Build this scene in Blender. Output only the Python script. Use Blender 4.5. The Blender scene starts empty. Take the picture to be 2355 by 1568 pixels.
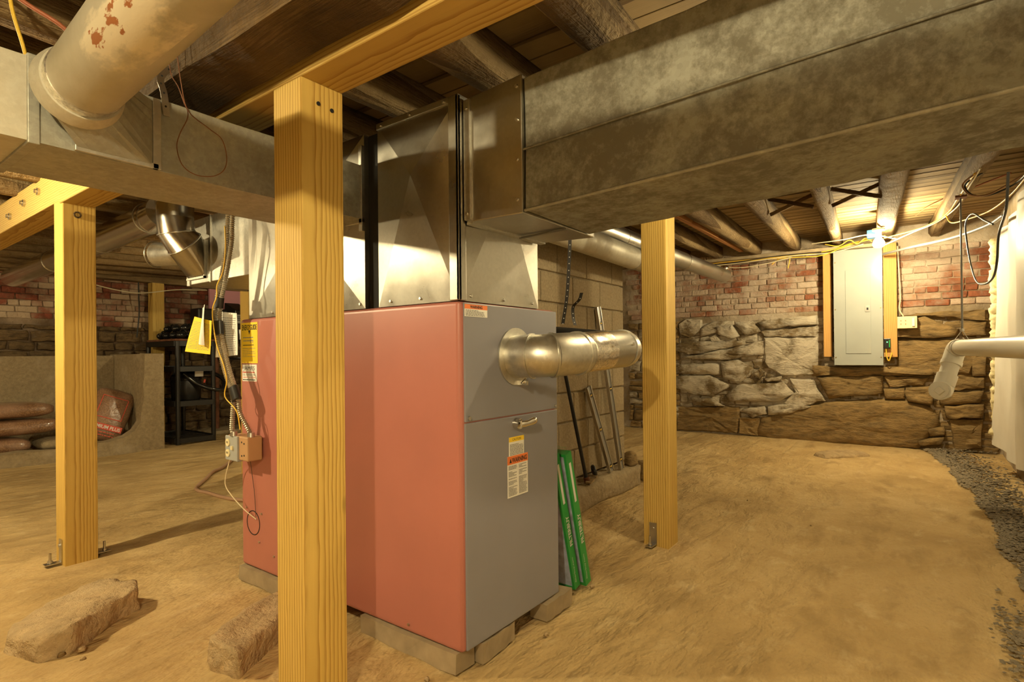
import bpy, bmesh, math, random
from mathutils import Vector, Matrix, noise
random.seed(7)
sc = bpy.context.scene
C = sc.collection
# ------------------------------------------------------------------ camera
cam_d = bpy.data.cameras.new('camera'); cam = bpy.data.objects.new('camera', cam_d); C.objects.link(cam)
yaw, pitch, roll = .637, .0031, -.0096
fw = Vector((math.cos(yaw)*math.cos(pitch), math.sin(yaw)*math.cos(pitch), math.sin(pitch)))
r0 = Vector((math.sin(yaw), -math.cos(yaw), 0)); u0 = r0.cross(fw)
rt = r0*math.cos(roll) + u0*math.sin(roll); up = -r0*math.sin(roll) + u0*math.cos(roll)
M = Matrix((rt, up, -fw)).transposed().to_4x4(); M.translation = (0, 0, 1.035)
cam.matrix_world = M
cam_d.sensor_width = 36; cam_d.lens = 36*1279.9/2355; cam_d.shift_y = 27.3/2355
cam_d.clip_start = .02
sc.camera = cam
# ------------------------------------------------------------------ world, exposure
w = bpy.data.worlds.new('world'); sc.world = w; w.use_nodes = True
w.node_tree.nodes['Background'].inputs[0].default_value = (.02, .018, .015, 1)
sc.view_settings.view_transform = 'Standard'; sc.view_settings.look = 'None'
sc.view_settings.gamma = 1; sc.view_settings.use_curve_mapping = False
sc.view_settings.exposure = 0.38
sc.cycles.max_bounces = 5; sc.cycles.diffuse_bounces = 3; sc.cycles.glossy_bounces = 3; sc.cycles.transmission_bounces = 4; sc.cycles.transparent_max_bounces = 6
sc.cycles.caustics_reflective = False; sc.cycles.caustics_refractive = False
BULB_COL = (1.0, .825, .475)
# ------------------------------------------------------------------ helpers
V = Vector
class MB:
    """collects geometry in world coordinates"""
    def __init__(s): s.v = []; s.f = []; s.sm = []
    def add(s, vs, fs, smooth=False):
        n = len(s.v); s.v += [V(p) for p in vs]; s.f += [[i+n for i in f] for f in fs]; s.sm += [smooth]*len(fs); return s
    def box(s, a, b):
        x0, y0, z0 = a; x1, y1, z1 = b
        return s.add([(x0,y0,z0),(x1,y0,z0),(x1,y1,z0),(x0,y1,z0),(x0,y0,z1),(x1,y0,z1),(x1,y1,z1),(x0,y1,z1)],
                     [(3,2,1,0),(4,5,6,7),(0,1,5,4),(1,2,6,5),(2,3,7,6),(3,0,4,7)])
    def beam(s, p0, p1, wd, ht, upv=(0,0,1), seg=1, jit=0.0, seed=0):
        p0, p1 = V(p0), V(p1); d = (p1-p0).normalized(); r = d.cross(V(upv)).normalized(); u = r.cross(d)
        rnd = random.Random(seed); vs = []; fs = []
        for i in range(seg+1):
            c = p0.lerp(p1, i/seg)
            for a, b in ((-1,-1),(1,-1),(1,1),(-1,1)):
                vs.append(c + r*(a*wd/2 + rnd.uniform(-jit,jit)) + u*(b*ht/2 + rnd.uniform(-jit,jit)))
        for i in range(seg):
            for k in range(4):
                a = i*4+k; b = i*4+(k+1)%4; fs.append((a, b, b+4, a+4))
        fs += [(3,2,1,0), tuple(seg*4+k for k in range(4))]
        return s.add(vs, fs)
    def tube(s, pts, r, seg=10, cap=True, smooth=True, closed=False):
        pts = [V(p) for p in pts]; n = len(pts); rs = r if isinstance(r, (list, tuple)) else [r]*n
        vs = []; fs = []; pr = None
        for i, p in enumerate(pts):
            t = (pts[min(i+1,n-1)]-pts[max(i-1,0)])
            if closed: t = pts[(i+1)%n]-pts[i-1]
            t.normalize()
            if pr is None:
                pr = t.cross(V((0,0,1)))
                if pr.length < .1: pr = t.cross(V((1,0,0)))
            pr = (pr - t*pr.dot(t)).normalized(); q = t.cross(pr)
            for k in range(seg):
                a = 2*math.pi*k/seg; vs.append(p + (pr*math.cos(a)+q*math.sin(a))*rs[i])
        m = n if closed else n-1
        for i in range(m):
            for k in range(seg):
                a = i*seg+k; b = i*seg+(k+1)%seg; j = ((i+1)%n)*seg
                fs.append((a, b, j+(k+1)%seg, j+k))
        s.add(vs, fs, smooth)
        if cap and not closed:
            s.add(vs[:seg], [tuple(range(seg))[::-1]]); s.add(vs[-seg:], [tuple(range(seg))])
        return s
    def cyl(s, p0, p1, r0_, r1_=None, seg=24, cap=True): return s.tube([p0, p1], [r0_, r0_ if r1_ is None else r1_], seg, cap)
    def quad(s, o, ax, ay): o, ax, ay = V(o), V(ax), V(ay); return s.add([o, o+ax, o+ax+ay, o+ay], [(0,1,2,3)])
    def torus(s, c, ax, R, r, seg=24, k=8):
        c, ax = V(c), V(ax).normalized(); e = ax.cross(V((0,0,1)))
        if e.length < .1: e = ax.cross(V((1,0,0)))
        e.normalize(); g = ax.cross(e)
        return s.tube([c+(e*math.cos(2*math.pi*i/seg)+g*math.sin(2*math.pi*i/seg))*R for i in range(seg)], r, k, closed=True)
    def ball(s, c, r, n=10, m=6, sq=(1,1,1)):
        c = V(c); vs = [c+V((0,0,r*sq[2]))]; fs = []
        for j in range(1, m):
            t = math.pi*j/m
            for i in range(n):
                a = 2*math.pi*i/n; vs.append(c+V((math.sin(t)*math.cos(a)*r*sq[0], math.sin(t)*math.sin(a)*r*sq[1], math.cos(t)*r*sq[2])))
        vs.append(c-V((0,0,r*sq[2]))); L = len(vs)-1
        for i in range(n):
            fs.append((0, 1+i, 1+(i+1)%n)); fs.append((L, 1+(m-2)*n+(i+1)%n, 1+(m-2)*n+i))
            for j in range(m-2):
                a = 1+j*n+i; b = 1+j*n+(i+1)%n; fs.append((a, a+n, b+n, b))
        return s.add(vs, fs, True)
    def mesh(s, name, origin=(0,0,0), bevel=0, bseg=2, fix=True):
        me = bpy.data.meshes.new(name); o = V(origin)
        me.from_pydata([p-o for p in s.v], [], s.f)
        me.polygons.foreach_set('use_smooth', s.sm)
        if fix or bevel:
            bm = bmesh.new(); bm.from_mesh(me)
            if fix: bmesh.ops.recalc_face_normals(bm, faces=bm.faces)
            if bevel: bmesh.ops.bevel(bm, geom=[e for e in bm.edges if len(e.link_faces) == 2 and e.calc_face_angle(0) > .5], offset=bevel, segments=bseg, profile=.5, affect='EDGES', clamp_overlap=True)
            bm.to_mesh(me); bm.free()
        me.update(); return me
    def build(s, name, mat, parent=None, origin=None, bevel=0, bseg=2, fix=True):
        o = parent_loc(parent) if parent else V(origin if origin else s.base())
        me = s.mesh(name, o, bevel, bseg, fix); me.materials.append(mat)
        ob = bpy.data.objects.new(name, me); C.objects.link(ob)
        if parent: ob.parent = parent
        else: ob.location = o
        return ob
    def base(s):
        n = len(s.v); return V((sum(p.x for p in s.v)/n, sum(p.y for p in s.v)/n, min(p.z for p in s.v)))
def parent_loc(p):
    l = V((0,0,0))
    while p: l = l + p.location; p = p.parent
    return l
def tag(o, label=None, cat=None, group=None, kind=None):
    if label: o['label'] = label
    if cat: o['category'] = cat
    if group: o['group'] = group
    if kind: o['kind'] = kind
    return o
def thing(name, label, cat, loc, group=None):
    o = bpy.data.objects.new(name, None); C.objects.link(o); o.location = loc; o.empty_display_size = .05
    return tag(o, label, cat, group)
def arc(c, a, b, R, t0, t1, n=8):
    c, a, b = V(c), V(a), V(b)
    return [c + (a*math.cos(t0+(t1-t0)*i/n) + b*math.sin(t0+(t1-t0)*i/n))*R for i in range(n+1)]
def spline(pts, n=6):
    pts = [V(p) for p in pts]; out = []
    P = [pts[0]*2-pts[1]] + pts + [pts[-1]*2-pts[-2]]
    for i in range(1, len(P)-2):
        for k in range(n):
            t = k/n; a, b, c, d = P[i-1], P[i], P[i+1], P[i+2]
            out.append(.5*((2*b)+(c-a)*t+(2*a-5*b+4*c-d)*t*t+(3*b-a-3*c+d)*t*t*t))
    return out + [pts[-1]]
def text(body, size, o, right, upv, mat, parent, name='lettering', align='LEFT', width=None, bold=0, shear=0):
    cu = bpy.data.curves.new(name, 'FONT'); cu.body = body; cu.size = size; cu.align_x = align; cu.offset = bold; cu.shear = shear
    cu.resolution_u = 3
    t = bpy.data.objects.new('tmp', cu); C.objects.link(t)
    bpy.context.view_layer.update()
    dg = bpy.context.evaluated_depsgraph_get()
    me = bpy.data.meshes.new_from_object(t.evaluated_get(dg)); bpy.data.objects.remove(t)
    right, upv, o = V(right), V(upv), V(o)
    sx = 1
    if width:
        xs = [v.co.x for v in me.vertices]; sx = width/max(1e-6, max(xs)-min(xs))
    pl = parent_loc(parent)
    for v in me.vertices: v.co = o + right*(v.co.x*sx) + upv*v.co.y - pl
    me.materials.clear(); me.materials.append(mat); me.name = name
    ob = bpy.data.objects.new(name, me); C.objects.link(ob); ob.parent = parent
    return ob
# ------------------------------------------------------------------ materials
def nm(name):
    m = bpy.data.materials.new(name); m.use_nodes = True
    nt = m.node_tree; b = nt.nodes['Principled BSDF']
    return m, nt, b
def N(nt, t, **k):
    n = nt.nodes.new(t)
    for a, v in k.items():
        if a.startswith('i_'):
            key = a[2:]; key = int(key) if key.isdigit() else key.replace('_', ' ')
            n.inputs[key].default_value = v
        else: setattr(n, a, v)
    return n
def ramp(nt, src, stops, interp='LINEAR'):
    r = N(nt, 'ShaderNodeValToRGB'); r.color_ramp.interpolation = interp
    el = r.color_ramp.elements
    while len(el) < len(stops): el.new(.5)
    for e, (p, c) in zip(el, stops): e.position = p; e.color = (*c, 1) if len(c) == 3 else c
    nt.links.new(src, r.inputs[0]); return r.outputs[0]
def coords(nt, scale=(1,1,1), src='pos', loc=(0,0,0)):
    if src == 'pos': o = N(nt, 'ShaderNodeNewGeometry').outputs['Position']
    else: o = N(nt, 'ShaderNodeTexCoord').outputs['Object']
    mp = N(nt, 'ShaderNodeMapping'); mp.inputs['Scale'].default_value = scale; mp.inputs['Location'].default_value = loc
    nt.links.new(o, mp.inputs[0]); return mp.outputs[0]
def noise_t(nt, vec, scale, detail=4, rough=.55, dist=0):
    n = N(nt, 'ShaderNodeTexNoise'); n.inputs['Scale'].default_value = scale; n.inputs['Detail'].default_value = min(detail, 4.5)
    n.inputs['Roughness'].default_value = rough; n.inputs['Distortion'].default_value = dist
    nt.links.new(vec, n.inputs['Vector']); return n.outputs['Fac']
def mix(nt, fac, a, b, mode='MIX'):
    m = N(nt, 'ShaderNodeMix', data_type='RGBA', blend_type=mode)
    for i, x in ((0, fac), (6, a), (7, b)):
        if hasattr(x, 'links'): nt.links.new(x, m.inputs[i])
        else: m.inputs[i].default_value = x if i == 0 else ((*x, 1) if len(x) == 3 else x)
    return m.outputs[2]
def bump(nt, b, h, strength=.3, dist=.01):
    n = N(nt, 'ShaderNodeBump'); n.inputs['Strength'].default_value = strength; n.inputs['Distance'].default_value = dist
    nt.links.new(h, n.inputs['Height']); nt.links.new(n.outputs[0], b.inputs['Normal'])
def mathn(nt, op, a, b=None):
    n = N(nt, 'ShaderNodeMath', operation=op)
    for i, x in ((0, a), (1, b)):
        if x is None: continue
        if hasattr(x, 'links'): nt.links.new(x, n.inputs[i])
        else: n.inputs[i].default_value = x
    return n.outputs[0]
def plain(name, col, rough=.5, metal=0, spec=.5, var=0, vs=20, bmp=0, coat=0):
    m, nt, b = nm(name)
    b.inputs['Base Color'].default_value = (*col, 1); b.inputs['Roughness'].default_value = rough; b.inputs['Metallic'].default_value = metal
    b.inputs['Specular IOR Level'].default_value = spec
    if coat: b.inputs['Coat Weight'].default_value = coat
    if var or bmp:
        n = noise_t(nt, coords(nt), vs, 5)
        if var:
            c = ramp(nt, n, [(.3, tuple(x*(1-var) for x in col)), (.7, tuple(min(1, x*(1+var)) for x in col))])
            nt.links.new(c, b.inputs['Base Color'])
        if bmp: bump(nt, b, n, bmp)
    return m
def wood(name, light, dark, axis='Z', rings=16, pith=(.03,.17,0), rough=.65, fine=.35, bmp=.15, knots=True, src='obj', stain=0, bd=.004):
    m, nt, b = nm(name)
    st = {'X': (.2,1,1), 'Y': (1,.2,1), 'Z': (1,1,.2)}[axis]
    vec = coords(nt, st, src, pith)
    wv = N(nt, 'ShaderNodeTexWave', wave_type='RINGS', rings_direction=axis, wave_profile='SAW')
    wv.inputs['Scale'].default_value = rings; wv.inputs['Distortion'].default_value = 3.2; wv.inputs['Detail'].default_value = 2.0
    wv.inputs['Detail Scale'].default_value = 1.1; wv.inputs['Detail Roughness'].default_value = .55
    nt.links.new(vec, wv.inputs['Vector'])
    st2 = {'X': (.03,1,1), 'Y': (1,.03,1), 'Z': (1,1,.03)}[axis]
    fn = noise_t(nt, coords(nt, st2, src), 160, 3)
    big = noise_t(nt, coords(nt, st, src), 5, 3)
    f = mathn(nt, 'MULTIPLY', wv.outputs['Fac'], .75)
    f = mathn(nt, 'ADD', f, mathn(nt, 'MULTIPLY', fn, fine))
    c = ramp(nt, f, [(.15, light), (.60, tuple(.75*a+.25*d for a, d in zip(light, dark))), (.90, dark)])
    c = mix(nt, mathn(nt, 'MULTIPLY', big, .45), c, tuple(x*.82 for x in light), 'MULTIPLY')
    if knots:
        vo = N(nt, 'ShaderNodeTexVoronoi'); vo.inputs['Scale'].default_value = 3.1
        sk = {'X': (.6,1.3,1.3), 'Y': (1.3,.6,1.3), 'Z': (1.3,1.3,.6)}[axis]
        nt.links.new(coords(nt, sk, src), vo.inputs['Vector'])
        k = ramp(nt, vo.outputs['Distance'], [(.03, (1,1,1)), (.09, (0,0,0))])
        c = mix(nt, k, c, tuple(x*.35 for x in dark))
    if stain:
        s_ = ramp(nt, noise_t(nt, coords(nt), 2.2, 6, .7), [(.42, (0,0,0)), (.7, (1,1,1))])
        c = mix(nt, mathn(nt, 'MULTIPLY', s_, stain), c, tuple(x*.25 for x in dark))
    nt.links.new(c, b.inputs['Base Color']); b.inputs['Roughness'].default_value = rough
    b.inputs['Specular IOR Level'].default_value = .25
    bump(nt, b, mathn(nt, 'ADD', f, mathn(nt, 'MULTIPLY', noise_t(nt, coords(nt), 14, 4, .7), 1.2)) if bd > .005 else f, bmp, bd)
    return m
def metal(name, col=(.62,.61,.57), rough=.32, spangle=.12, stains=0, stain_col=(.2,.17,.12), met=1.0, bmp=.03, aniso=0, scale=30):
    m, nt, b = nm(name)
    vec = coords(nt)
    vo = N(nt, 'ShaderNodeTexVoronoi'); vo.inputs['Scale'].default_value = scale*3; nt.links.new(vec, vo.inputs['Vector'])
    sp = ramp(nt, vo.outputs['Color'], [(0, tuple(x*(1-spangle) for x in col)), (1, tuple(min(1,x*(1+spangle)) for x in col))])
    c = sp
    rg = noise_t(nt, vec, 6, 4)
    rr = N(nt, 'ShaderNodeMapRange'); rr.inputs[1].default_value = .3; rr.inputs[2].default_value = .7
    rr.inputs[3].default_value = rough*.8; rr.inputs[4].default_value = min(1, rough*1.25); nt.links.new(rg, rr.inputs[0])
    if stains:
        a = noise_t(nt, vec, 3.2, 8, .68, .6); a2 = noise_t(nt, vec, 26, 8, .75)
        a = mathn(nt, 'ADD', mathn(nt, 'MULTIPLY', a, .5), mathn(nt, 'MULTIPLY', a2, .5))
        k = ramp(nt, a, [(.45, (0,0,0)), (.58, (1,1,1))])
        k = mathn(nt, 'MULTIPLY', k, stains)
        c = mix(nt, k, c, stain_col)
        ro = mathn(nt, 'ADD', rr.outputs[0], mathn(nt, 'MULTIPLY', k, .25)); nt.links.new(ro, b.inputs['Roughness'])
        nt.links.new(mathn(nt, 'SUBTRACT', met, mathn(nt, 'MULTIPLY', k, met*.6)), b.inputs['Metallic'])
    else:
        nt.links.new(rr.outputs[0], b.inputs['Roughness']); b.inputs['Metallic'].default_value = met
    nt.links.new(c, b.inputs['Base Color'])
    bump(nt, b, noise_t(nt, vec, 3.5, 3), bmp, .05)
    return m
def masonry(name, base, alt, wash=(.72,.66,.55), wash_lo=.5, wash_hi=.62, scale=1.4, rnd=.5, rough=.9, bmp=.5, fine=18, dirt=(.10,.075,.045), dirt_amt=.5, streak=1.0):
    """base/alt colour per piece, blotches of whitewash, grime"""
    m, nt, b = nm(name); vec = coords(nt, (1,1,streak))
    oi = N(nt, 'ShaderNodeObjectInfo').outputs['Random']
    n1 = noise_t(nt, vec, fine, 6, .65); n2 = noise_t(nt, coords(nt, (1,1,1), 'pos', (3.1,1.7,.4)), scale, 5, .6); n3 = noise_t(nt, vec, scale*5, 5, .7)
    c = mix(nt, oi, base, alt)
    c = mix(nt, ramp(nt, n1, [(.3, (.1,.1,.1)), (.7, (.75,.75,.75))]), c, tuple(x*.45 for x in base))
    g = ramp(nt, n3, [(.45, (0,0,0)), (.7, (1,1,1))]); c = mix(nt, mathn(nt, 'MULTIPLY', g, dirt_amt), c, dirt)
    if wash_hi < 1.0:
        wv = mathn(nt, 'ADD', mathn(nt, 'MULTIPLY', n2, .68), mathn(nt, 'ADD', mathn(nt, 'MULTIPLY', n3, .22), mathn(nt, 'MULTIPLY', n1, .10)))
        wv = mathn(nt, 'ADD', wv, mathn(nt, 'MULTIPLY', mathn(nt, 'SUBTRACT', oi, .5), .10*rnd*2))
        k = ramp(nt, wv, [(wash_lo, (0,0,0)), (wash_hi, (1,1,1))])
        c = mix(nt, mathn(nt, 'MULTIPLY', k, .9), c, mix(nt, n1, wash, tuple(x*.8 for x in wash)))
    nt.links.new(c, b.inputs['Base Color']); b.inputs['Roughness'].default_value = rough; b.inputs['Specular IOR Level'].default_value = .15
    bump(nt, b, mathn(nt, 'ADD', n1, mathn(nt, 'MULTIPLY', n3, 1.5)), bmp, .02)
    return m
MAT = {}
MAT['post'] = wood('pine_post', (.75,.54,.16), (.44,.26,.055), 'Z', 26, (.05,.11,0))
MAT['beam_new'] = wood('pine_beam', (.68,.49,.16), (.42,.25,.065), 'Y', 26, (.05,0,.1))
MAT['stud'] = wood('pine_stud', (.74,.45,.16), (.56,.29,.08), 'Z', 20, (.05,.2,0))
MAT['timber'] = wood('old_timber', (.38,.25,.115), (.15,.09,.036), 'Y', 2.5, (.1,0,.2), .85, .9, .9, False, 'pos', .8, .02)
MAT['joist'] = wood('old_joist', (.44,.32,.165), (.21,.135,.06), 'X', 3, (0,.1,.2), .85, .6, .9, False, 'pos', .5, .02)
MAT['plank'] = wood('old_plank', (.46,.34,.175), (.21,.14,.065), 'Y', 2.2, (.1,0,.4), .85, .45, .4, False, 'pos', .4)
MAT['joist_new'] = wood('orange_joist', (.55,.27,.09), (.32,.13,.04), 'X', 6, (0,.1,.2), .7, .4, .2)
MAT['board'] = plain('grey_board', (.34,.265,.165), .9, 0, .2, .18, 12, .15)
MAT['galv_new'] = metal('bright_galvanised', (.50,.48,.425), .33, .05, 0, bmp=.004)
MAT['galv'] = metal('galvanised', (.60,.585,.53), .36, .1, .15, (.40,.36,.28), 1, .01)
MAT['galv_dull'] = metal('dull_galvanised', (.40,.395,.34), .5, .12, .5, (.27,.25,.19), .6, .01)
MAT['galv_old'] = metal('old_grey_duct', (.30,.295,.245), .6, .14, .9, (.15,.135,.098), .35, .03)
MAT['pipe_old'] = metal('old_round_pipe', (.56,.53,.43), .55, .06, .5, (.45,.40,.30), .3, .01)
MAT['pipe_shiny'] = metal('shiny_pipe', (.72,.69,.62), .2, .05, 0, bmp=.005)
MAT['foil'] = metal('foil_tape', (.75,.70,.62), .25, .3, 0, bmp=.6, scale=60)
MAT['steel'] = plain('steel', (.6,.58,.54), .3, 1)
MAT['blackpipe'] = plain('black_stove_pipe', (.02,.02,.022), .45, .3)
MAT['strap'] = plain('black_strap', (.03,.027,.025), .5, .4)
MAT['red'] = plain('maroon_enamel', (.44,.16,.125), .38, 0, .5, .06, 3)
MAT['grey'] = plain('grey_enamel', (.25,.245,.275), .36, 0, .5, .05, 3)
MAT['darkgap'] = plain('dark_void', (.012,.011,.01), .9)
MAT['white'] = plain('white_paper', (.82,.80,.74), .7)
MAT['yellow'] = plain('yellow_paper', (.90,.62,.03), .7)
MAT['orange'] = plain('orange_print', (.85,.22,.05), .6)
MAT['ink'] = plain('black_ink', (.02,.02,.02), .7)
MAT['inkgrey'] = plain('grey_ink', (.25,.24,.23), .8)
MAT['inkred'] = plain('red_ink', (.65,.1,.06), .7)
MAT['green'] = plain('green_card', (.03,.36,.07), .35, 0, .6)
MAT['filter_face'] = plain('pale_blue_pleats', (.52,.58,.74), .4, 0, .6, .35, 22, .3)
MAT['chrome'] = plain('chrome', (.75,.72,.66), .12, 1)
MAT['black_plastic'] = plain('black_plastic', (.014,.013,.012), .35)
MAT['black_shiny'] = plain('shiny_black_plastic', (.012,.012,.012), .18, 0, .6)
MAT['pvc'] = plain('white_pvc', (.80,.77,.68), .35)
MAT['panel_grey'] = plain('panel_grey', (.36,.38,.36), .22, 0, .5, .06, 2)
MAT['box_grey'] = plain('grey_box', (.36,.37,.36), .5)
MAT['ivory'] = plain('ivory_plastic', (.80,.70,.42), .45)
MAT['kraft'] = plain('brown_box_side', (.46,.27,.13), .6)
MAT['copper'] = plain('red_cable', (.42,.13,.06), .5)
MAT['hose'] = plain('tan_hose', (.42,.25,.15), .6)
MAT['cable_white'] = plain('white_cable', (.78,.70,.48), .5)
MAT['cable_yellow'] = plain('yellow_cable', (.85,.55,.06), .5)
MAT['cable_black'] = plain('black_cable', (.03,.03,.03), .45)
MAT['conduit_grey'] = plain('grey_conduit', (.26,.25,.23), .45, .3)
MAT['flex'] = plain('flex_conduit', (.45,.41,.33), .42, .8)
MAT['blue'] = plain('blue_plastic', (.05,.16,.32), .5)
MAT['pink'] = plain('pink_foam_board', (.80,.40,.48), .8, 0, .3, .06, 2)
MAT['foam'] = plain('cream_foam', (.80,.70,.42), .9, 0, .3, .15, 40, .5)
MAT['brass'] = plain('brass', (.7,.5,.2), .3, 1)
MAT['rust'] = plain('rusty_iron', (.20,.085,.045), .8, .2, .3, .35, 15, .3)
MAT['mortar'] = masonry('mortar', (.38,.29,.18), (.34,.26,.16), (.66,.56,.44), .42, .60, 1.6, 0, bmp=.7)
MAT['brick'] = masonry('brick', (.40,.14,.075), (.44,.27,.15), (.64,.52,.41), .40, .56, 2.2, .9, bmp=.7)
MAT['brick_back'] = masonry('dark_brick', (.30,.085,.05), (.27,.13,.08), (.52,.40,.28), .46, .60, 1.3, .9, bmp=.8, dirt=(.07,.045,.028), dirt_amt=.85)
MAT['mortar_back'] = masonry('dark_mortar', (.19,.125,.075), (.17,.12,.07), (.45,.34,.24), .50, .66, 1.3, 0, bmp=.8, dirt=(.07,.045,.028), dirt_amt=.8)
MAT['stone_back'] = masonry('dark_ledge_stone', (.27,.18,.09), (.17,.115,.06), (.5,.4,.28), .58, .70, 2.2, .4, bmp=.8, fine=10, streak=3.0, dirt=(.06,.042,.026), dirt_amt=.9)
MAT['stone_wash'] = masonry('washed_stone', (.31,.225,.12), (.24,.175,.09), (.72,.64,.51), .42, .54, 4.0, .3, bmp=.7, fine=11, streak=3.2)
MAT['stone'] = masonry('ledge_stone', (.42,.28,.12), (.31,.21,.095), (.6,.5,.38), .62, .80, 1.8, .3, bmp=.7, fine=10, streak=3.5, dirt_amt=.7)
MAT['rock'] = masonry('floor_rock', (.60,.44,.245), (.56,.41,.225), (.68,.53,.32), .5, .75, 4, 0, bmp=.8, fine=16, dirt=(.30,.2,.1), dirt_amt=.4)
MAT['block'] = masonry('concrete_block', (.50,.40,.255), (.46,.365,.23), (.5,.4,.3), 1.0, 1.1, 2, 0, bmp=.35, fine=60, dirt=(.32,.24,.14), dirt_amt=.35)
MAT['concrete'] = masonry('rough_concrete', (.46,.36,.22), (.42,.33,.20), (.6,.5,.36), .52, .72, 2.5, 0, bmp=.5, fine=30, dirt=(.25,.18,.1), dirt_amt=.4)
MAT['gravel'] = masonry('slate_gravel', (.36,.30,.21), (.28,.23,.17), (.5,.45,.4), 1.0, 1.1, 9, 0, bmp=.3, fine=25, dirt=(.18,.15,.11), dirt_amt=.5)
def floor_mat():
    m, nt, b = nm('packed_dirt'); vec = coords(nt)
    a = noise_t(nt, vec, 1.2, 7, .6, .4); g = noise_t(nt, coords(nt, (1.0,2.6,1)), 2.4, 9, .6, .25); f = noise_t(nt, vec, 60, 4, .7); h = noise_t(nt, coords(nt, (1.4,2.2,1)), 3.4, 9, .64, .15)
    c = ramp(nt, a, [(.28, (.37,.25,.11)), (.5, (.51,.36,.165)), (.72, (.63,.465,.235))])
    c = mix(nt, ramp(nt, g, [(.52, (0,0,0)), (.72, (.55,.55,.55))]), c, (.27,.175,.075))
    c = mix(nt, ramp(nt, h, [(.56, (0,0,0)), (.72, (.5,.5,.5))]), c, (.70,.55,.31))
    c = mix(nt, ramp(nt, f, [(.30, (.22,.22,.22)), (.5, (0,0,0))]), c, (.30,.2,.09))
    nt.links.new(c, b.inputs['Base Color']); b.inputs['Roughness'].default_value = .93; b.inputs['Specular IOR Level'].default_value = .12
    hh = mathn(nt, 'ADD', mathn(nt, 'MULTIPLY', g, 1.3), mathn(nt, 'ADD', mathn(nt, 'MULTIPLY', f, .04), mathn(nt, 'MULTIPLY', h, .9)))
    bump(nt, b, hh, .6, .075)
    return m
MAT['dirt'] = floor_mat()
def sheet_mat():
    m, nt, b = nm('white_sheeting'); vec = coords(nt, (.4,1,.25))
    n = noise_t(nt, vec, 9, 3)
    nt.links.new(ramp(nt, n, [(.3, (.72,.68,.60)), (.7, (.84,.81,.74))]), b.inputs['Base Color']); b.inputs['Roughness'].default_value = .45
    bump(nt, b, n, .15, .03); return m
MAT['sheet'] = sheet_mat()
def blister_mat():
    """old round pipe with blistered white patch over rust"""
    m, nt, b = nm('blistered_pipe'); 
    n = noise_t(nt, coords(nt), 3.2, 8, .68, .6)
    base = ramp(nt, n, [(.38, (.50,.465,.37)), (.65, (.40,.36,.26))])
    geo = N(nt, 'ShaderNodeNewGeometry'); sep = N(nt, 'ShaderNodeSeparateXYZ'); nt.links.new(geo.outputs['Position'], sep.inputs[0])
    # a worn patch on the upper left flank of the pipe
    dy = mathn(nt, 'ABSOLUTE', mathn(nt, 'SUBTRACT', sep.outputs['Y'], 1.12)); fy = ramp(nt, dy, [(.12, (1,1,1)), (.24, (0,0,0))])
    dz = mathn(nt, 'ABSOLUTE', mathn(nt, 'SUBTRACT', sep.outputs['Z'], 1.628)); fz = ramp(nt, dz, [(.014, (1,1,1)), (.05, (0,0,0))])
    fx = mathn(nt, 'LESS_THAN', sep.outputs['X'], .45)
    msk = mathn(nt, 'MULTIPLY', mathn(nt, 'MULTIPLY', fy, fz), fx)
    blot = noise_t(nt, coords(nt, (1,.5,1.6)), 26, 4, .6)
    k = mathn(nt, 'ADD', mathn(nt, 'MULTIPLY', msk, .44), mathn(nt, 'MULTIPLY', blot, .64))
    kw = ramp(nt, k, [(.55, (0,0,0)), (.66, (.85,.85,.85))]); kr = ramp(nt, k, [(.765, (0,0,0)), (.785, (1,1,1))])
    c = mix(nt, kw, base, (.74,.66,.50)); c = mix(nt, kr, c, (.36,.13,.04))
    nt.links.new(c, b.inputs['Base Color']); b.inputs['Roughness'].default_value = .55; b.inputs['Metallic'].default_value = .25
    bump(nt, b, k, .2, .01); return m
MAT['blister'] = blister_mat()
def bag_mat():
    m, nt, b = nm('pellet_bag'); vo = N(nt, 'ShaderNodeTexVoronoi'); vo.inputs['Scale'].default_value = 70
    nt.links.new(coords(nt), vo.inputs['Vector'])
    c = ramp(nt, vo.outputs['Distance'], [(0, (.40,.23,.12)), (.6, (.2,.105,.055))])
    n = noise_t(nt, coords(nt), 5, 4); c = mix(nt, ramp(nt, n, [(.4, (0,0,0)), (.7, (.6,.6,.6))]), c, (.44,.28,.20))
    nt.links.new(c, b.inputs['Base Color']); b.inputs['Roughness'].default_value = .3; b.inputs['Coat Weight'].default_value = .5
    bump(nt, b, n, .5, .03); return m
MAT['bag'] = bag_mat()
def emis(name, col, s):
    m, nt, b = nm(name); b.inputs['Base Color'].default_value = (*col, 1); b.inputs['Emission Color'].default_value = (*col, 1); b.inputs['Emission Strength'].default_value = s; return m
def clear_plastic():
    m, nt, b = nm('clear_wrap'); b.inputs['Transmission Weight'].default_value = 1; b.inputs['Roughness'].default_value = .12; b.inputs['IOR'].default_value = 1.2
    b.inputs['Alpha'].default_value = .22; return m
MAT['wrap'] = clear_plastic()

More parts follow.
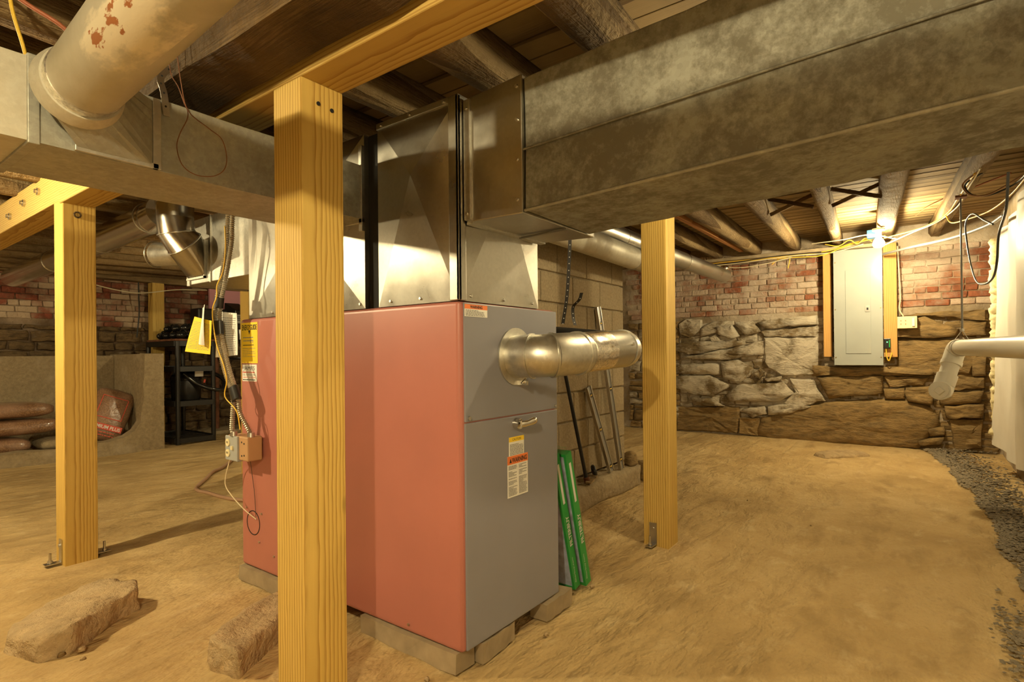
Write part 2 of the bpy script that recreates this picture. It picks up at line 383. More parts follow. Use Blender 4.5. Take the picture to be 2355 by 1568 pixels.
# ================================================================== lamps (bare bulbs)
def bulb_lamp(loc, power, label, name='bare_bulb_lamp', down=V((0,0,-1)), stem=.06, k=1.0):
    """ceramic holder + glowing bulb; the bulb glass itself is the light"""
    loc = V(loc); t = thing(name, label, 'lamp', loc - down*(stem+.05))
    top = loc - down*(stem+.05)
    MB().cyl(top, top+down*.018, .052, .05, 20).build('canopy', MAT['white'], t)
    MB().cyl(top+down*.018, loc-down*.035, .026, .022, 16).build('socket', MAT['ivory'], t)
    mb = MB()
    prof = [(-.036,.013),(-.028,.016),(-.016,.024),(0,.031),(.012,.0325),(.022,.028),(.029,.018),(.032,.002)]
    mb.tube([loc+down*(a*k if a > -.03 else a) for a, _ in prof], [r*k for _, r in prof], 16)
    mb.build('bulb', emis('bulb_glow_%d' % int(power), BULB_COL, power), t)
    return t
# ================================================================== ceiling
def rise(x): return 0 if x < 1 else .036*(x-1)
JB, JH = 2.0, .15            # joist underside and depth
ceiling = thing('ceiling', 'old plank and joist ceiling of the basement', None, (2, 3.5, 2.15)); ceiling['kind'] = 'structure'
rnd = random.Random(3)
x = -3.2
while x < 7.5:
    wd = rnd.uniform(.13, .2); x1 = min(x+wd, 7.6)
    z0, z1 = JB+JH+rise(x)+rnd.uniform(0,.004), JB+JH+rise(x1)+rnd.uniform(0,.004)
    g = .0035
    mb = MB(); y0, y1 = -.75, 8.6
    mb.add([(x+g,y0,z0),(x1-g,y0,z1),(x1-g,y1,z1),(x+g,y1,z0),(x+g,y0,z0+.025),(x1-g,y0,z1+.025),(x1-g,y1,z1+.025),(x+g,y1,z0+.025)],
           [(3,2,1,0),(4,5,6,7),(0,1,5,4),(1,2,6,5),(2,3,7,6),(3,0,4,7)])
    mb.build('plank', MAT['plank'], ceiling); x = x1
# dark subfloor above the gaps
mb = MB()
for a, b in ((-3.2, 1), (1, 7.6)):
    mb.add([(a,-.75,2.19+rise(a)),(b,-.75,2.19+rise(b)),(b,8.6,2.19+rise(b)),(a,8.6,2.19+rise(a))], [(0,1,2,3)])
mb.build('subfloor', MAT['plank'], ceiling, fix=False)
def joist_y(k, X): return .83 + .44*k + .065*(X-1.4)
for k in range(-3, 18):
    wd = .12 + .03*math.sin(k*2.3); kk = 22
    mb = MB(); xs = [-3.2+ (7.45+3.2)*i/kk for i in range(kk+1)]; vs = []; fs = []
    r_ = random.Random(k+50)
    for i, X in enumerate(xs):
        c = joist_y(k, X); zb = JB + rise(X); zt = zb + JH
        prof = [(-.5,1),(-.5,.25),(-.3,0),(.3,0),(.5,.25),(.5,1)]
        for a, t_ in prof: vs.append((X, c+a*wd+r_.uniform(-.006,.006), zb+(zt-zb)*t_+(r_.uniform(-.005,.006) if t_ < 1 else 0)))
    for i in range(kk):
        for q in range(6): a = i*6+q; b = i*6+(q+1) % 6; fs.append((a, b, b+6, a+6))
    fs += [tuple(range(6))[::-1], tuple(kk*6+q for q in range(6))]
    mb.add(vs, fs, True).build('joist', MAT['joist'], ceiling)
# ================================================================== floor
def fh(x, y):
    h = .012*noise.noise((x*.9, y*.9, 1.3)) + .009*noise.noise((x*2.3, y*3.1, 4.1)) - .006*abs(noise.noise((x*2.1, y*5.2, 7.7))) + .004*noise.noise((x*7, y*11, 2.2))
    return h - .003
nx, ny = 300, 260
vs = []; fs = []
for j in range(ny+1):
    for i in range(nx+1):
        X = -3.3 + 10.9*i/nx; Y = -.8 + 9.4*j/ny; vs.append((X, Y, fh(X, Y)))
for j in range(ny):
    for i in range(nx): a = j*(nx+1)+i; fs.append((a, a+1, a+nx+2, a+nx+1))
fl = MB().add(vs, fs, True).build('floor', MAT['dirt'], origin=(2, 3.5, 0), fix=False)
tag(fl, 'packed brown dirt floor of the basement', kind='structure')
# ================================================================== walls
def wall(name, label, mat, a, b):
    o = MB().box(a, b).build(name, mat); return tag(o, label, kind='structure')
WX = 7.33; WY = 8.25
wall_front = wall('wall_far', 'whitewashed stone and brick foundation wall behind the breaker panel', MAT['mortar'], (WX, -.9, -.1), (WX+.3, WY+.3, 2.6))
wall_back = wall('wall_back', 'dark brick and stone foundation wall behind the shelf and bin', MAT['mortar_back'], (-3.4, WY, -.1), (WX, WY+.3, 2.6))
wall('wall_right', 'stone foundation wall behind the white sheeting', MAT['mortar'], (-3.4, -.9, -.1), (WX, -.62, 2.6))
wall('wall_left', 'stone foundation wall at the near end of the basement', MAT['mortar'], (-3.6, -.9, -.1), (-3.3, WY+.3, 2.6))
# ---- bricks (shared meshes)
def brick_meshes(n, L, D, H):
    out = []
    for q in range(n):
        r_ = random.Random(q+11); mb = MB(); mb.box((-L/2,-D/2,-H/2), (L/2,D/2,H/2)); L_ = L
        for v in mb.v: v += V((r_.uniform(-.009,.006), r_.uniform(-.005,.005), r_.uniform(-.007,.006)))
        out.append(mb.mesh('brick', (0,0,0), .009, 2))
    return out
def lay_bricks(parent, mat, plane, a0, a1, zfun, course=.071, skip=None):
    """plane 'X': wall facing -X at WX, running along Y; plane 'Y': facing -Y at WY, running along X"""
    ms = brick_meshes(5, .202, .03, .064)
    for m_ in ms: m_.materials.append(mat)
    hs = brick_meshes(2, .099, .03, .064)
    for m_ in hs: m_.materials.append(mat)
    r_ = random.Random(5); pl = parent_loc(parent); n = 0
    for row in range(40):
        z = 1.43 + course*(row+.5)
        if z > 2.42: break
        s = a0 - (.1 if row % 2 else 0) + r_.uniform(-.03,.03)
        while s < a1:
            hd = (row % 6 == 3); L = .105 if hd else .208
            c = s + L/2; s += L
            if z < zfun(c) or z > zfun(c, True): continue
            out = r_.uniform(-.004,.009)
            o = bpy.data.objects.new('brick', r_.choice(hs if hd else ms)); C.objects.link(o); o.parent = parent
            if plane == 'X': p = V((WX+.004-out, c, z)); o.rotation_euler = (0, 0, math.pi/2); o.rotation_euler.y = r_.uniform(-.02,.02)
            else: p = V((c, WY+.004-out, z))
            o.location = p - pl; n += 1
    return n
lay_bricks(wall_front, MAT['brick'], 'X', -.55, 3.2, lambda c, t=False: (2.16+.04*c) if t else (1.50+.03*math.sin(c*5)))
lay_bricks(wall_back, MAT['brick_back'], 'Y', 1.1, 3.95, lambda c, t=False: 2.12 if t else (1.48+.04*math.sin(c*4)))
# ---- stones
def stone(parent, mat, pts, plane, depth, seed, name='stone'):
    """irregular faced stone from an outline (a, z) on the wall plane"""
    r_ = random.Random(seed); pts = [V((p[0], p[1], 0)) for p in pts]
    c = sum(pts, V((0,0,0)))/len(pts)
    ring = []
    for i, p in enumerate(pts):
        q = pts[(i+1) % len(pts)]; k = max(1, int((q-p).length/.07))
        for j in range(k):
            e = p.lerp(q, j/k); ring.append(e + (V((r_.uniform(-.011,.011), r_.uniform(-.011,.011), 0)) if j else V((0,0,0))))
    n = len(ring); lv = [(1.0, -.04), (.985, .45), (.91, .92), (.62, 1.0), (.3, 1.05)]
    vs = []; fs = []; off = seed*1.7
    def put(e, d):
        if d > 0:
            q = V((e.x*5+off, e.y*14, 0)); d = depth*d*(1+.38*noise.noise(q)+.30*noise.noise(q*2.7)) + .012*noise.noise(V((e.x*3, e.y*26, off)))
        vs.append((WX-d, e.x, e.y) if plane == 'X' else (e.x, WY-d, e.y))
    for s_, d in lv:
        for p in ring: put(c + (p-c)*s_, d)
    put(c, 1.05)
    for l in range(len(lv)-1):
        for i in range(n): a = l*n+i; b = l*n+(i+1) % n; fs.append((a, b, b+n, a+n))
    L = (len(lv)-1)*n
    for i in range(n): fs.append((L+i, L+(i+1) % n, len(vs)-1))
    sm = seed % 3 != 0
    return MB().add(vs, fs, sm).build(name, mat, parent)
STONES = [["w",[[2.628,1.421],[2.523,1.489],[2.321,1.47],[2.322,1.328],[2.484,1.232],[2.608,1.277]]],["w",[[2.332,1.35],[2.182,1.444],[1.971,1.435],[2.145,1.284],[2.343,1.24]]],["w",[[2.14,1.366],[1.93,1.387],[1.848,1.24],[1.932,1.203],[2.111,1.266]]],["w",[[2.226,1.226],[2.139,1.273],[2.081,1.183],[2.188,1.175]]],["w",[[1.91,1.393],[1.691,1.423],[1.603,1.286],[1.764,1.233]]],["w",[[1.65,1.396],[1.305,1.446],[0.986,1.458],[0.987,1.35],[1.545,1.317]]],["w",[[1.616,1.291],[0.988,1.333],[0.989,1.207],[1.582,1.223]]],["w",[[2.674,1.171],[2.416,1.187],[1.781,1.183],[1.781,1.125],[2.5,1.005],[2.675,1.068]]],["w",[[2.603,0.971],[1.857,1.114],[1.567,1.175],[1.569,1.005],[2.046,0.939],[2.439,0.951]]],["w",[[1.574,1.217],[0.983,1.212],[0.986,0.845],[0.908,0.765],[1.381,0.75],[1.535,0.842],[1.578,0.917]]],["w",[[2.675,0.882],[2.217,0.903],[2.072,0.884],[2.083,0.756],[2.677,0.748]]],["w",[[2.082,0.926],[1.866,0.945],[1.685,0.83],[1.869,0.635],[2.056,0.709]]],["w",[[1.715,0.775],[1.615,0.842],[1.563,0.795],[1.617,0.7]]],["w",[[2.676,0.733],[2.218,0.751],[1.951,0.628],[2.182,0.472],[2.42,0.475],[2.678,0.568]]],["w",[[2.039,0.494],[1.888,0.625],[1.356,0.676],[1.223,0.542],[1.392,0.443],[1.983,0.418]]],["w",[[1.287,0.724],[1.026,0.71],[0.902,0.464],[1.241,0.368],[1.358,0.417],[1.223,0.56]]],["w",[[1.575,0.716],[1.367,0.748],[1.386,0.691],[1.541,0.67]]],["w",[[2.487,0.446],[2.188,0.447],[2.034,0.355],[2.427,0.347]]],["s",[[2.691,0.317],[2.233,0.345],[1.862,0.357],[1.845,0.232],[1.893,0.016],[2.694,0.007]]],["w",[[1.835,0.325],[1.566,0.377],[1.532,0.284],[1.709,0.218]]],["w",[[1.534,0.376],[1.345,0.412],[1.049,0.398],[1.313,0.294],[1.536,0.263]]],["s",[[1.867,0.22],[1.623,0.235],[1.643,0.006],[1.869,0.017]]],["s",[[1.69,0.007],[1.624,0.239],[0.924,0.452],[0.472,0.503],[0.135,0.507],[-0.064,0.437],[-0.141,0.271],[0.039,-0.003],[0.521,-0.027],[0.929,-0.03],[1.522,-0.026]]],["s",[[0.256,1.336],[-0.009,1.401],[-0.298,1.248],[-0.271,1.174],[0.007,1.165],[0.257,1.18]]],["s",[[0.239,1.156],[-0.117,1.156],[-0.463,1.131],[-0.455,0.987],[-0.385,0.784],[-0.087,0.78],[0.242,0.827]]],["s",[[-0.296,1.312],[-0.509,1.32],[-0.508,1.175],[-0.32,1.172]]],["s",[[1.012,0.74],[0.662,0.764],[0.353,0.769],[0.354,0.576],[0.885,0.485]]],["s",[[0.366,0.766],[-0.054,0.756],[0.001,0.67],[0.309,0.645]]],["s",[[0.361,0.626],[0.173,0.64],[0.16,0.52],[0.347,0.514]]],["s",[[0.161,0.642],[-0.099,0.674],[-0.07,0.464],[0.148,0.496]]],["s",[[-0.115,0.775],[-0.497,0.764],[-0.496,0.652],[-0.14,0.609]]],["s",[[-0.114,0.593],[-0.484,0.63],[-0.459,0.5],[-0.126,0.469]]],["s",[[-0.164,0.464],[-0.481,0.495],[-0.468,0.349],[-0.175,0.332]]],["s",[[-0.2,0.333],[-0.479,0.35],[-0.464,0.043],[-0.249,-0.009]]],["s",[[-0.018,0.219],[-0.164,0.246],[-0.176,0.163],[-0.043,0.136]]],["s",[[0.062,0.084],[-0.167,0.145],[-0.14,0.052],[0.049,0.027]]],["s",[[-0.452,1.126],[-0.514,1.141],[-0.512,0.98],[-0.451,0.973]]],["s",[[-0.39,0.962],[-0.503,0.977],[-0.501,0.768],[-0.389,0.767]]],["s",[[1.057,0.878],[0.431,0.872],[-0.103,0.849],[-0.103,0.782],[0.432,0.766],[1.058,0.748]]],["s",[[0.268,1.412],[-0.09,1.436],[-0.525,1.437],[-0.524,1.325],[-0.09,1.395]]]]
for i, (kind, pts) in enumerate(STONES):
    stone(wall_front, MAT['stone_wash'] if kind == 'w' else MAT['stone'], pts, 'X', .06 + .018*(i % 3), i)
def rubble(parent, mats, plane, a0, a1, z0, ztop, seed, rowh=(.07,.17), ln=(.15,.42), depth=(.02,.06)):
    r_ = random.Random(seed); z = z0; k = 0
    while z < ztop-.03:
        h = min(r_.uniform(*rowh), ztop-z); s = a0
        while s < a1:
            L = r_.uniform(*ln); e = min(s+L, a1); g = .008
            j = lambda q: r_.uniform(-q, q)
            pts = [(s+g, z+g+j(.01)), (e-g+j(.02), z+g+j(.012)), (e-g, z+h*.5+j(.02)), (e-g+j(.025), z+h-g+j(.012)), ((s+e)/2, z+h-g+j(.012)), (s+g+j(.02), z+h-g+j(.01)), (s+g, z+h*.5)]
            stone(parent, r_.choice(mats), pts, plane, r_.uniform(*depth), seed*1000+k); k += 1; s = e
        z += h
rubble(wall_front, [MAT['stone'], MAT['stone'], MAT['stone_wash']], 'X', 2.62, 3.35, 0, 1.46, 4)
rubble(wall_front, [MAT['stone_wash'], MAT['stone']], 'X', .38, .93, .82, 1.46, 8)
rubble(wall_front, [MAT['stone']], 'X', -.6, .5, 0, 1.46, 21, (.06,.12), (.12,.3), (.006,.016))
rubble(wall_front, [MAT['stone_wash']], 'X', .5, 2.62, 0, 1.46, 22, (.06,.12), (.12,.3), (.006,.016))
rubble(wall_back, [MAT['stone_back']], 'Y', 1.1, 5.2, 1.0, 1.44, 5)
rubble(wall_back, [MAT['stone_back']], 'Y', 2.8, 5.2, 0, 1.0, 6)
# ================================================================== lamps
bulb_lamp((-.62, .12, 1.825), 2300, 'bare glowing bulb hanging left of the round pipe near the camera', stem=.10)
bulb_lamp((-.25, 3.4, 1.90), 3000, 'bare glowing bulb left of the post with the bolted beam', stem=.06)
bulb_lamp((6.2, .328, 2.045), 1000, 'bare glowing bulb in front of the grey breaker panel', stem=.08, k=1.5)
bulb_lamp((2.55, .46, 1.97), 750, 'added fill bulb hidden behind the big overhead duct', stem=.04)  # fill light added for the right-hand floor, unseen behind the duct
bulb_lamp((3.3, 5.35, 1.90), 850, 'added fill bulb in the back of the basement, hidden behind the nearest post', stem=.125)  # added fill, out of sight, to brighten the back wall and shelf
bulb_lamp((-.9, 6.9, 1.88), 1500, 'added fill bulb out of view at far left near the concrete bin', stem=.06)  # extra fill bulb outside the frame, added to lift the bin corner
# ================================================================== posts and beams
def post(name, label, x0, y0, z1, a=.14, mat='post', brackets=(), cat='post', z0=-.03):
    t = thing(name, label, cat, (x0+a/2, y0+a/2, 0))
    MB().box((x0,y0,z0), (x0+a,y0+a,z1)).build('shaft', MAT[mat], t, bevel=.004)
    for (kx, ky, nx_, ny_) in brackets:      # L-shaped foot bracket
        c = V((kx, ky, 0)); n_ = V((nx_, ny_, 0)); sd = V((-ny_, nx_, 0))
        br = MB(); hw = .02
        br.beam(c+n_*.003+V((0,0,0)), c+n_*.003+V((0,0,.12)), .04, .004, upv=n_)
        br.beam(c+n_*.002+V((0,0,.008)), c+n_*.07+V((0,0,.008)), .04, .004)
        o = br.build('foot_bracket', MAT['steel'], t)
        MB().cyl(c+n_*.045+V((0,0,.008)), c+n_*.045+V((0,0,.06)), .006, None, 8).cyl(c+n_*.045+V((0,0,.012)), c+n_*.045+V((0,0,.022)), .012, None, 6).build('anchor_bolt', MAT['steel'], o)
        MB().cyl(c+n_*.004+V((0,0,.09)), c+n_*.012+V((0,0,.09)), .008, None, 6).build('screw', MAT['steel'], o)
    return t
p = post('support_post', 'square yellow pine post in front of the furnace, nearest to the camera', .90, 1.39, 1.82)
for (dx, dz) in ((.055, 1.76), (.10, 1.755)):
    MB().cyl((.90+dx, 1.387, dz), (.90+dx, 1.392, dz), .006, None, 8).build('nail_hole', MAT['darkgap'], p)
p = post('support_post', 'square yellow pine post at left with steel foot bracket beside the flat rock', .907, 3.47, 1.84, brackets=[(.907, 3.53, -1, 0), (1.047, 3.53, 1, 0)])
for (dx, dz) in ((.06, 1.77),): MB().torus((.907+dx, 3.468, dz), (0,1,0), .014, .004, 16, 6).build('drilled_hole', MAT['timber'], p)
post('support_post', 'square pine post with foot bracket between the furnace and the breaker panel', 2.87, 1.10, 1.94, brackets=[(2.87, 1.185, -1, 0)])
post('support_post', 'pale pine post behind the black shelf against the brick wall', 3.03, 8.03, 2.1, .14)
post('support_post', 'pine post in front of the pink foam board behind the furnace', 2.56, 4.78, 2.0, .14)
# new beams over the posts
def beam(name, label, p0, p1, wd, ht, mat, seg=1, jit=0, seed=1):
    t = thing(name, label, 'beam', V(p0).lerp(V(p1), .5)-V((0,0,ht/2)))
    MB().beam(p0, p1, wd, ht, seg=seg, jit=jit, seed=seed).build('timber', MAT[mat], t, bevel=.004 if seg == 1 else 0)
    return t
beam('support_beam', 'new yellow pine beam resting on the nearest post', (.97,-.42,1.91), (.97,3.5,1.91), .14, .18, 'beam_new')
b2 = beam('support_beam', 'new pale pine beam with bolts resting on the left post', (.977,3.5,1.93), (.977,6.6,1.91), .14, .18, 'beam_new')
for (yy, zz) in ((3.86,1.945), (4.14,1.93), (4.44,1.90)):
    MB().cyl((.907,yy,zz), (.896,yy,zz), .02, None, 16).cyl((.897,yy,zz), (.885,yy,zz), .012, None, 6).build('bolt', MAT['steel'], b2)
beam('old_timber', 'rough dark hewn timber running beside the new pine beam', (.788,-.42,1.912), (.788,2.9,1.912), .17, .16, 'timber', 26, .007, 3)
beam('cross_beam', 'old timber beam over the post between the furnace and panel', (2.94,-.42,2.0), (2.94,1.62,2.0), .14, .12, 'timber', 8, .004, 9)
# ================================================================== furnace
FX0, FX1, FY0, FY1, FZ0, FZ1 = 1.34, 1.921, 1.2, 2.576, .07, 1.212
fur = thing('furnace', 'tall maroon and grey warm-air furnace in the middle of the floor', 'furnace', (1.63, 1.888, 0))
MB().box((FX0,FY0,FZ0), (FX1,FY1,FZ1)).build('cabinet', MAT['red'], fur, bevel=.016, bseg=4)
up_ = MB().box((1.357,1.194,.8165), (1.9175,1.203,1.206)).build('upper_panel', MAT['grey'], fur, bevel=.003); tag(up_, 'grey upper front panel')
lo_ = MB().box((1.357,1.194,.076), (1.9175,1.203,.8125)).build('access_door', MAT['grey'], fur, bevel=.003); tag(lo_, 'grey lower access door')
MB().cyl((1.375,1.195,.828), (1.375,1.189,.828), .007, None, 10).build('screw', MAT['steel'], up_); MB().cyl((1.90,1.195,.828), (1.90,1.189,.828), .005, None, 10).build('screw', MAT['steel'], up_)
h = MB().cyl((1.632,1.195,.785), (1.632,1.172,.785), .021, .019, 20).build('door_handle', MAT['chrome'], lo_, bevel=.003); tag(h, 'chrome twist door handle')
mb = MB(); mb.tube(spline([(1.622,1.165,.785),(1.65,1.158,.785),(1.685,1.155,.79),(1.715,1.157,.792)], 4), [.012,.013,.013,.013,.012,.012,.013,.014,.015,.015,.014,.012,.006], 10)
for v in mb.v: v.y = 1.158 + (v.y-1.158)*.6
mb.build('handle_lever', MAT['chrome'], lo_)
def label_sheet(name, parent, o, right, upv, w_, h_, mat, lab=None, off=.0012):
    o, right, upv = V(o), V(right), V(upv); n_ = right.cross(upv)
    mb = MB(); a = o + n_*off
    vs = [a, a+right*w_, a+right*w_+upv*h_, a+upv*h_]; vs += [p-n_*off*.9 for p in vs]
    mb.add(vs, [(0,1,2,3),(7,6,5,4),(0,4,5,1),(1,5,6,2),(2,6,7,3),(3,7,4,0)])
    ob = mb.build(name, mat, parent, fix=False)
    if lab: tag(ob, lab)
    return ob
def print_lines(parent, o, right, upv, w_, h_, rows, mat, seed=0, off=.0016, name='fine_print', fill=.55):
    o, right, upv = V(o), V(right), V(upv); n_ = right.cross(upv); r_ = random.Random(seed); mb = MB(); dh = h_/rows
    for i in range(rows):
        y = h_-(i+.8)*dh; x = 0; end = w_*(r_.uniform(.35,.7) if r_.random() < .2 else r_.uniform(.9,1))
        if r_.random() < .12: continue
        while x < end:
            L = min(r_.uniform(.04,.13)*w_, end-x)
            mb.quad(o+n_*off+right*x+upv*y, right*L, upv*dh*fill); x += L + .025*w_
    return mb.build(name, mat, parent, fix=False)
XR, ZU, YR = (1,0,0), (0,0,1), (0,-1,0)
yf = 1.194
l1 = label_sheet('warning_label', up_, (1.357,yf,1.161), XR, ZU, .116, .040, MAT['white'], 'small white label with orange warning band')
label_sheet('orange_band', l1, (1.357,yf-.0004,1.186), XR, ZU, .116, .015, MAT['orange'])
text('WARNING', .013, (1.415,yf-.0022,1.189), XR, ZU, MAT['ink'], l1, align='CENTER', bold=.0004)
print_lines(l1, (1.361,yf-.0006,1.163), XR, ZU, .10, .021, 5, MAT['inkgrey'], 1)
l2 = label_sheet('caution_label', lo_, (1.589,yf,.664), XR, ZU, .092, .074, MAT['white'], 'white label with yellow caution band')
label_sheet('yellow_band', l2, (1.589,yf-.0004,.721), XR, ZU, .092, .017, MAT['yellow'])
text('CAUTION', .012, (1.635,yf-.0022,.725), XR, ZU, MAT['ink'], l2, align='CENTER')
print_lines(l2, (1.594,yf-.0006,.667), XR, ZU, .082, .052, 10, MAT['inkgrey'], 2)
l3 = label_sheet('warning_label', lo_, (1.578,yf-.0008,.523), XR, ZU, .125, .148, MAT['white'], 'large white label with orange WARNING band')
label_sheet('orange_band', l3, (1.578,yf-.0012,.641), XR, ZU, .125, .030, MAT['orange'])
text('WARNING', .024, (1.650,yf-.0034,.647), XR, ZU, MAT['ink'], l3, align='CENTER', width=.092, bold=.0006)
MB().add([(1.588,yf-.0034,.647),(1.602,yf-.0034,.647),(1.595,yf-.0034,.664)], [(0,1,2)]).build('warning_triangle', MAT['ink'], l3, fix=False)
print_lines(l3, (1.583,yf-.0016,.529), XR, ZU, .052, .108, 22, MAT['inkgrey'], 3)
print_lines(l3, (1.645,yf-.0016,.529), XR, ZU, .052, .108, 22, MAT['inkgrey'], 4)
# side labels (facing -X)
xs_ = FX0
e1 = label_sheet('energy_label', fur, (xs_,2.562,1.007), YR, ZU, .14, .187, MAT['yellow'], 'yellow energy rating label')
text('ENERGYGUIDE', .034, (xs_-.002,2.556,1.160), YR, ZU, MAT['ink'], e1, width=.128, bold=.0006)
MB().add([(xs_-.002,2.500,1.158),(xs_-.002,2.482,1.158),(xs_-.002,2.491,1.138)], [(0,1,2)]).build('arrow_mark', MAT['ink'], e1, fix=False)
MB().quad((xs_-.002,2.548,1.089), (0,-.095,0), (0,0,.003)).build('rule_line', MAT['ink'], e1, fix=False)
print_lines(e1, (xs_-.0006,2.552,1.035), YR, ZU, .115, .045, 6, MAT['inkgrey'], 5, fill=.25)
print_lines(e1, (xs_-.0006,2.545,1.105), YR, ZU, .09, .03, 2, MAT['inkgrey'], 6, fill=.3)
text('8 0', .022, (xs_-.002,2.485,1.10), YR, ZU, MAT['inkgrey'], e1)
e2 = label_sheet('service_sticker', fur, (xs_,2.556,.924), YR, ZU, .126, .077, MAT['white'], 'white service sticker reading JAMES')
text('JAMES', .026, (xs_-.002,2.544,.975), YR, ZU, MAT['ink'], e2, width=.10, bold=0)
print_lines(e2, (xs_-.0006,2.552,.960), YR, ZU, .115, .011, 1, MAT['inkred'], 7)
text('OIL COMPANY INC.', .014, (xs_-.002,2.55,.949), YR, ZU, MAT['inkgrey'], e2, width=.114)
text('SERVICE 24 HOURS', .010, (xs_-.002,2.548,.938), YR, ZU, MAT['inkred'], e2, width=.108)
print_lines(e2, (xs_-.0006,2.55,.927), YR, ZU, .11, .008, 1, MAT['ink'], 8)
MB().torus((xs_,2.471,.278), (1,0,0), .054, .0022, 36, 6).build('knockout_ring', MAT['darkgap'], fur)
for (yy, zz) in ((2.40,.33),(2.53,.34),(2.42,.20),(1.45,.10),(1.80,.62),(2.3,.16)): MB().cyl((xs_+.001,yy,zz),(xs_-.004,yy,zz),.005,None,8).build('screw', MAT['steel'], fur)
# wooden sleepers below the furnace
def board(label, p0, p1, wd, ht, mat='board', seed=0, name='sleeper_board'):
    mb = MB().beam(p0, p1, wd, ht, seg=6, jit=.003, seed=seed); o = mb.build(name, MAT[mat]); return tag(o, label, 'board')
board('weathered board under the near maroon side of the furnace', (1.375,1.22,.035), (1.375,1.70,.035), .09, .065, seed=1)
board('short weathered board under the front corner of the furnace', (1.43,1.225,.036), (1.62,1.235,.036), .07, .066, seed=2)
board('short grey board under the right front corner of the furnace', (1.80,1.215,.036), (1.99,1.215,.036), .075, .066, seed=3)
board('weathered board under the far maroon side of the furnace', (1.37,2.05,.035), (1.37,2.575,.035), .09, .065, seed=4)
# ================================================================== plenums and ducts
def crossbreak(mb, o, right, upv, w_, h_, cu=.5, cv=.5, out=.012, off=.001):
    o, right, upv = V(o), V(right), V(upv); n_ = right.cross(upv)
    a = o+n_*off; P = [a, a+right*w_, a+right*w_+upv*h_, a+upv*h_, a+right*w_*cu+upv*h_*cv+n_*out]
    mb.add(P, [(0,1,4),(1,2,4),(2,3,4),(3,0,4)])
def screws(parent, pts, n_, r=.006, mat='steel'):
    mb = MB(); n_ = V(n_)
    for p_ in pts: mb.cyl(V(p_)-n_*.001, V(p_)+n_*.006, r, r*.8, 8)
    return mb
sp = thing('supply_plenum', 'tall bright sheet-metal plenum above the furnace front', 'duct', (1.57, 1.4, FZ1))
mb = MB(); mb.box((1.345,1.205,FZ1), (1.80,1.596,1.872))
mb.build('plenum_box', MAT['galv_new'], sp)
mb = MB(); crossbreak(mb, (1.345,1.596,FZ1), YR, ZU, .391, .66, .52, .66, .032); mb.build('side_panel', MAT['galv_new'], sp, fix=False)
mb = MB(); crossbreak(mb, (1.345,1.205,FZ1), XR, ZU, .455, .66, .5, .62, .022); mb.build('front_panel', MAT['galv_new'], sp, fix=False)
MB().box((1.336,1.196,FZ1), (1.349,1.24,1.875)).box((1.336,1.196,FZ1),(1.372,1.209,1.875)).build('corner_seam', MAT['galv_new'], sp, bevel=.003)
MB().box((1.337,1.2,1.855), (1.35,1.596,1.878)).box((1.337,1.197,1.855),(1.805,1.21,1.878)).build('top_flange', MAT['galv_new'], sp, bevel=.002)
for yy in (1.225,1.38,1.53): screws(sp, [(1.344,yy,1.23)], (-1,0,0)).build('screw', MAT['steel'], sp)
for yy in (1.26,1.42,1.57): screws(sp, [(1.337,yy,1.866)], (-1,0,0)).build('screw', MAT['steel'], sp)
for xx in (1.40,1.58,1.76): screws(sp, [(xx,1.204,1.23)], (0,-1,0)).build('screw', MAT['steel'], sp)
rp = thing('return_plenum', 'sheet-metal plenum behind the nearest post above the furnace', 'duct', (1.57, 2.05, FZ1))
MB().box((1.345,1.673,FZ1), (1.80,2.5,1.862)).build('plenum_box', MAT['galv_new'], rp)
mb = MB(); crossbreak(mb, (1.345,2.5,FZ1), YR, ZU, .827, .65, .60, .55, .045); mb.build('side_panel', MAT['galv_new'], rp, fix=False)
g_ = MB().box((1.365,1.597,FZ1), (1.79,1.672,1.86)).build('gap_shade_box', MAT['darkgap'], rp); tag(g_, 'black box standing in for the shade in the gap between the two plenums')  # black box painted in for the deep shade between the plenums
MB().box((1.33,1.672,1.5),(1.346,1.69,1.82)).box((1.33,1.672,1.53),(1.346,2.03,1.548)).build('collar_flange', MAT['galv'], rp, bevel=.002)
for yy in (1.70,1.85,2.1,2.3): screws(rp, [(1.344,yy,1.23)], (-1,0,0)).build('screw', MAT['steel'], rp)
# big supply trunk
tr = thing('overhead_duct', 'huge old grey rectangular duct running overhead at right', 'duct', (1.56, .2, 1.46))
def trunk_pt(y): t = (.955-y)/1.105; return 1.462+.045*t, 1.865+.04*t
mb = MB(); vs = []; fs = []; ys = [.955-(.955+.43)*i/14 for i in range(15)]; r_ = random.Random(2)
sec = [(0,0),(1,0),(1,1),(.0,1),(0,.76),(0,.46),(0,.2)]
for y in ys:
    zb, zt = trunk_pt(y)
    for a, b in sec:
        j = .003; bow = -.006*math.sin(math.pi*b) if a == 0 and 0 < b < 1 else 0
        vs.append((1.36+.40*a+r_.uniform(-j,j)-bow, y, zb+(zt-zb)*b+r_.uniform(-j,j)))
n = len(sec)
for i in range(14):
    for k in range(n): a = i*n+k; b = i*n+(k+1) % n; fs.append((a, b, b+n, a+n))
fs += [tuple(range(n)), tuple(14*n+k for k in range(n))[::-1]]
mb.add(vs, fs).build('duct_shell', MAT['galv_old'], tr, bevel=.005)
mb = MB(); mb.tube([(1.358, y, trunk_pt(y)[0]+.46*(trunk_pt(y)[1]-trunk_pt(y)[0])) for y in ys], .0035, 6); mb.build('seam', MAT['galv_old'], tr)
MB().tube([(1.362, y, trunk_pt(y)[0]+.004) for y in ys], .005, 6).build('bottom_hem', MAT['galv_dull'], tr)
tc = thing('trunk_collar', 'bright sheet-metal collar joining the plenum to the big overhead duct', 'duct', (1.59, 1.08, 1.466))
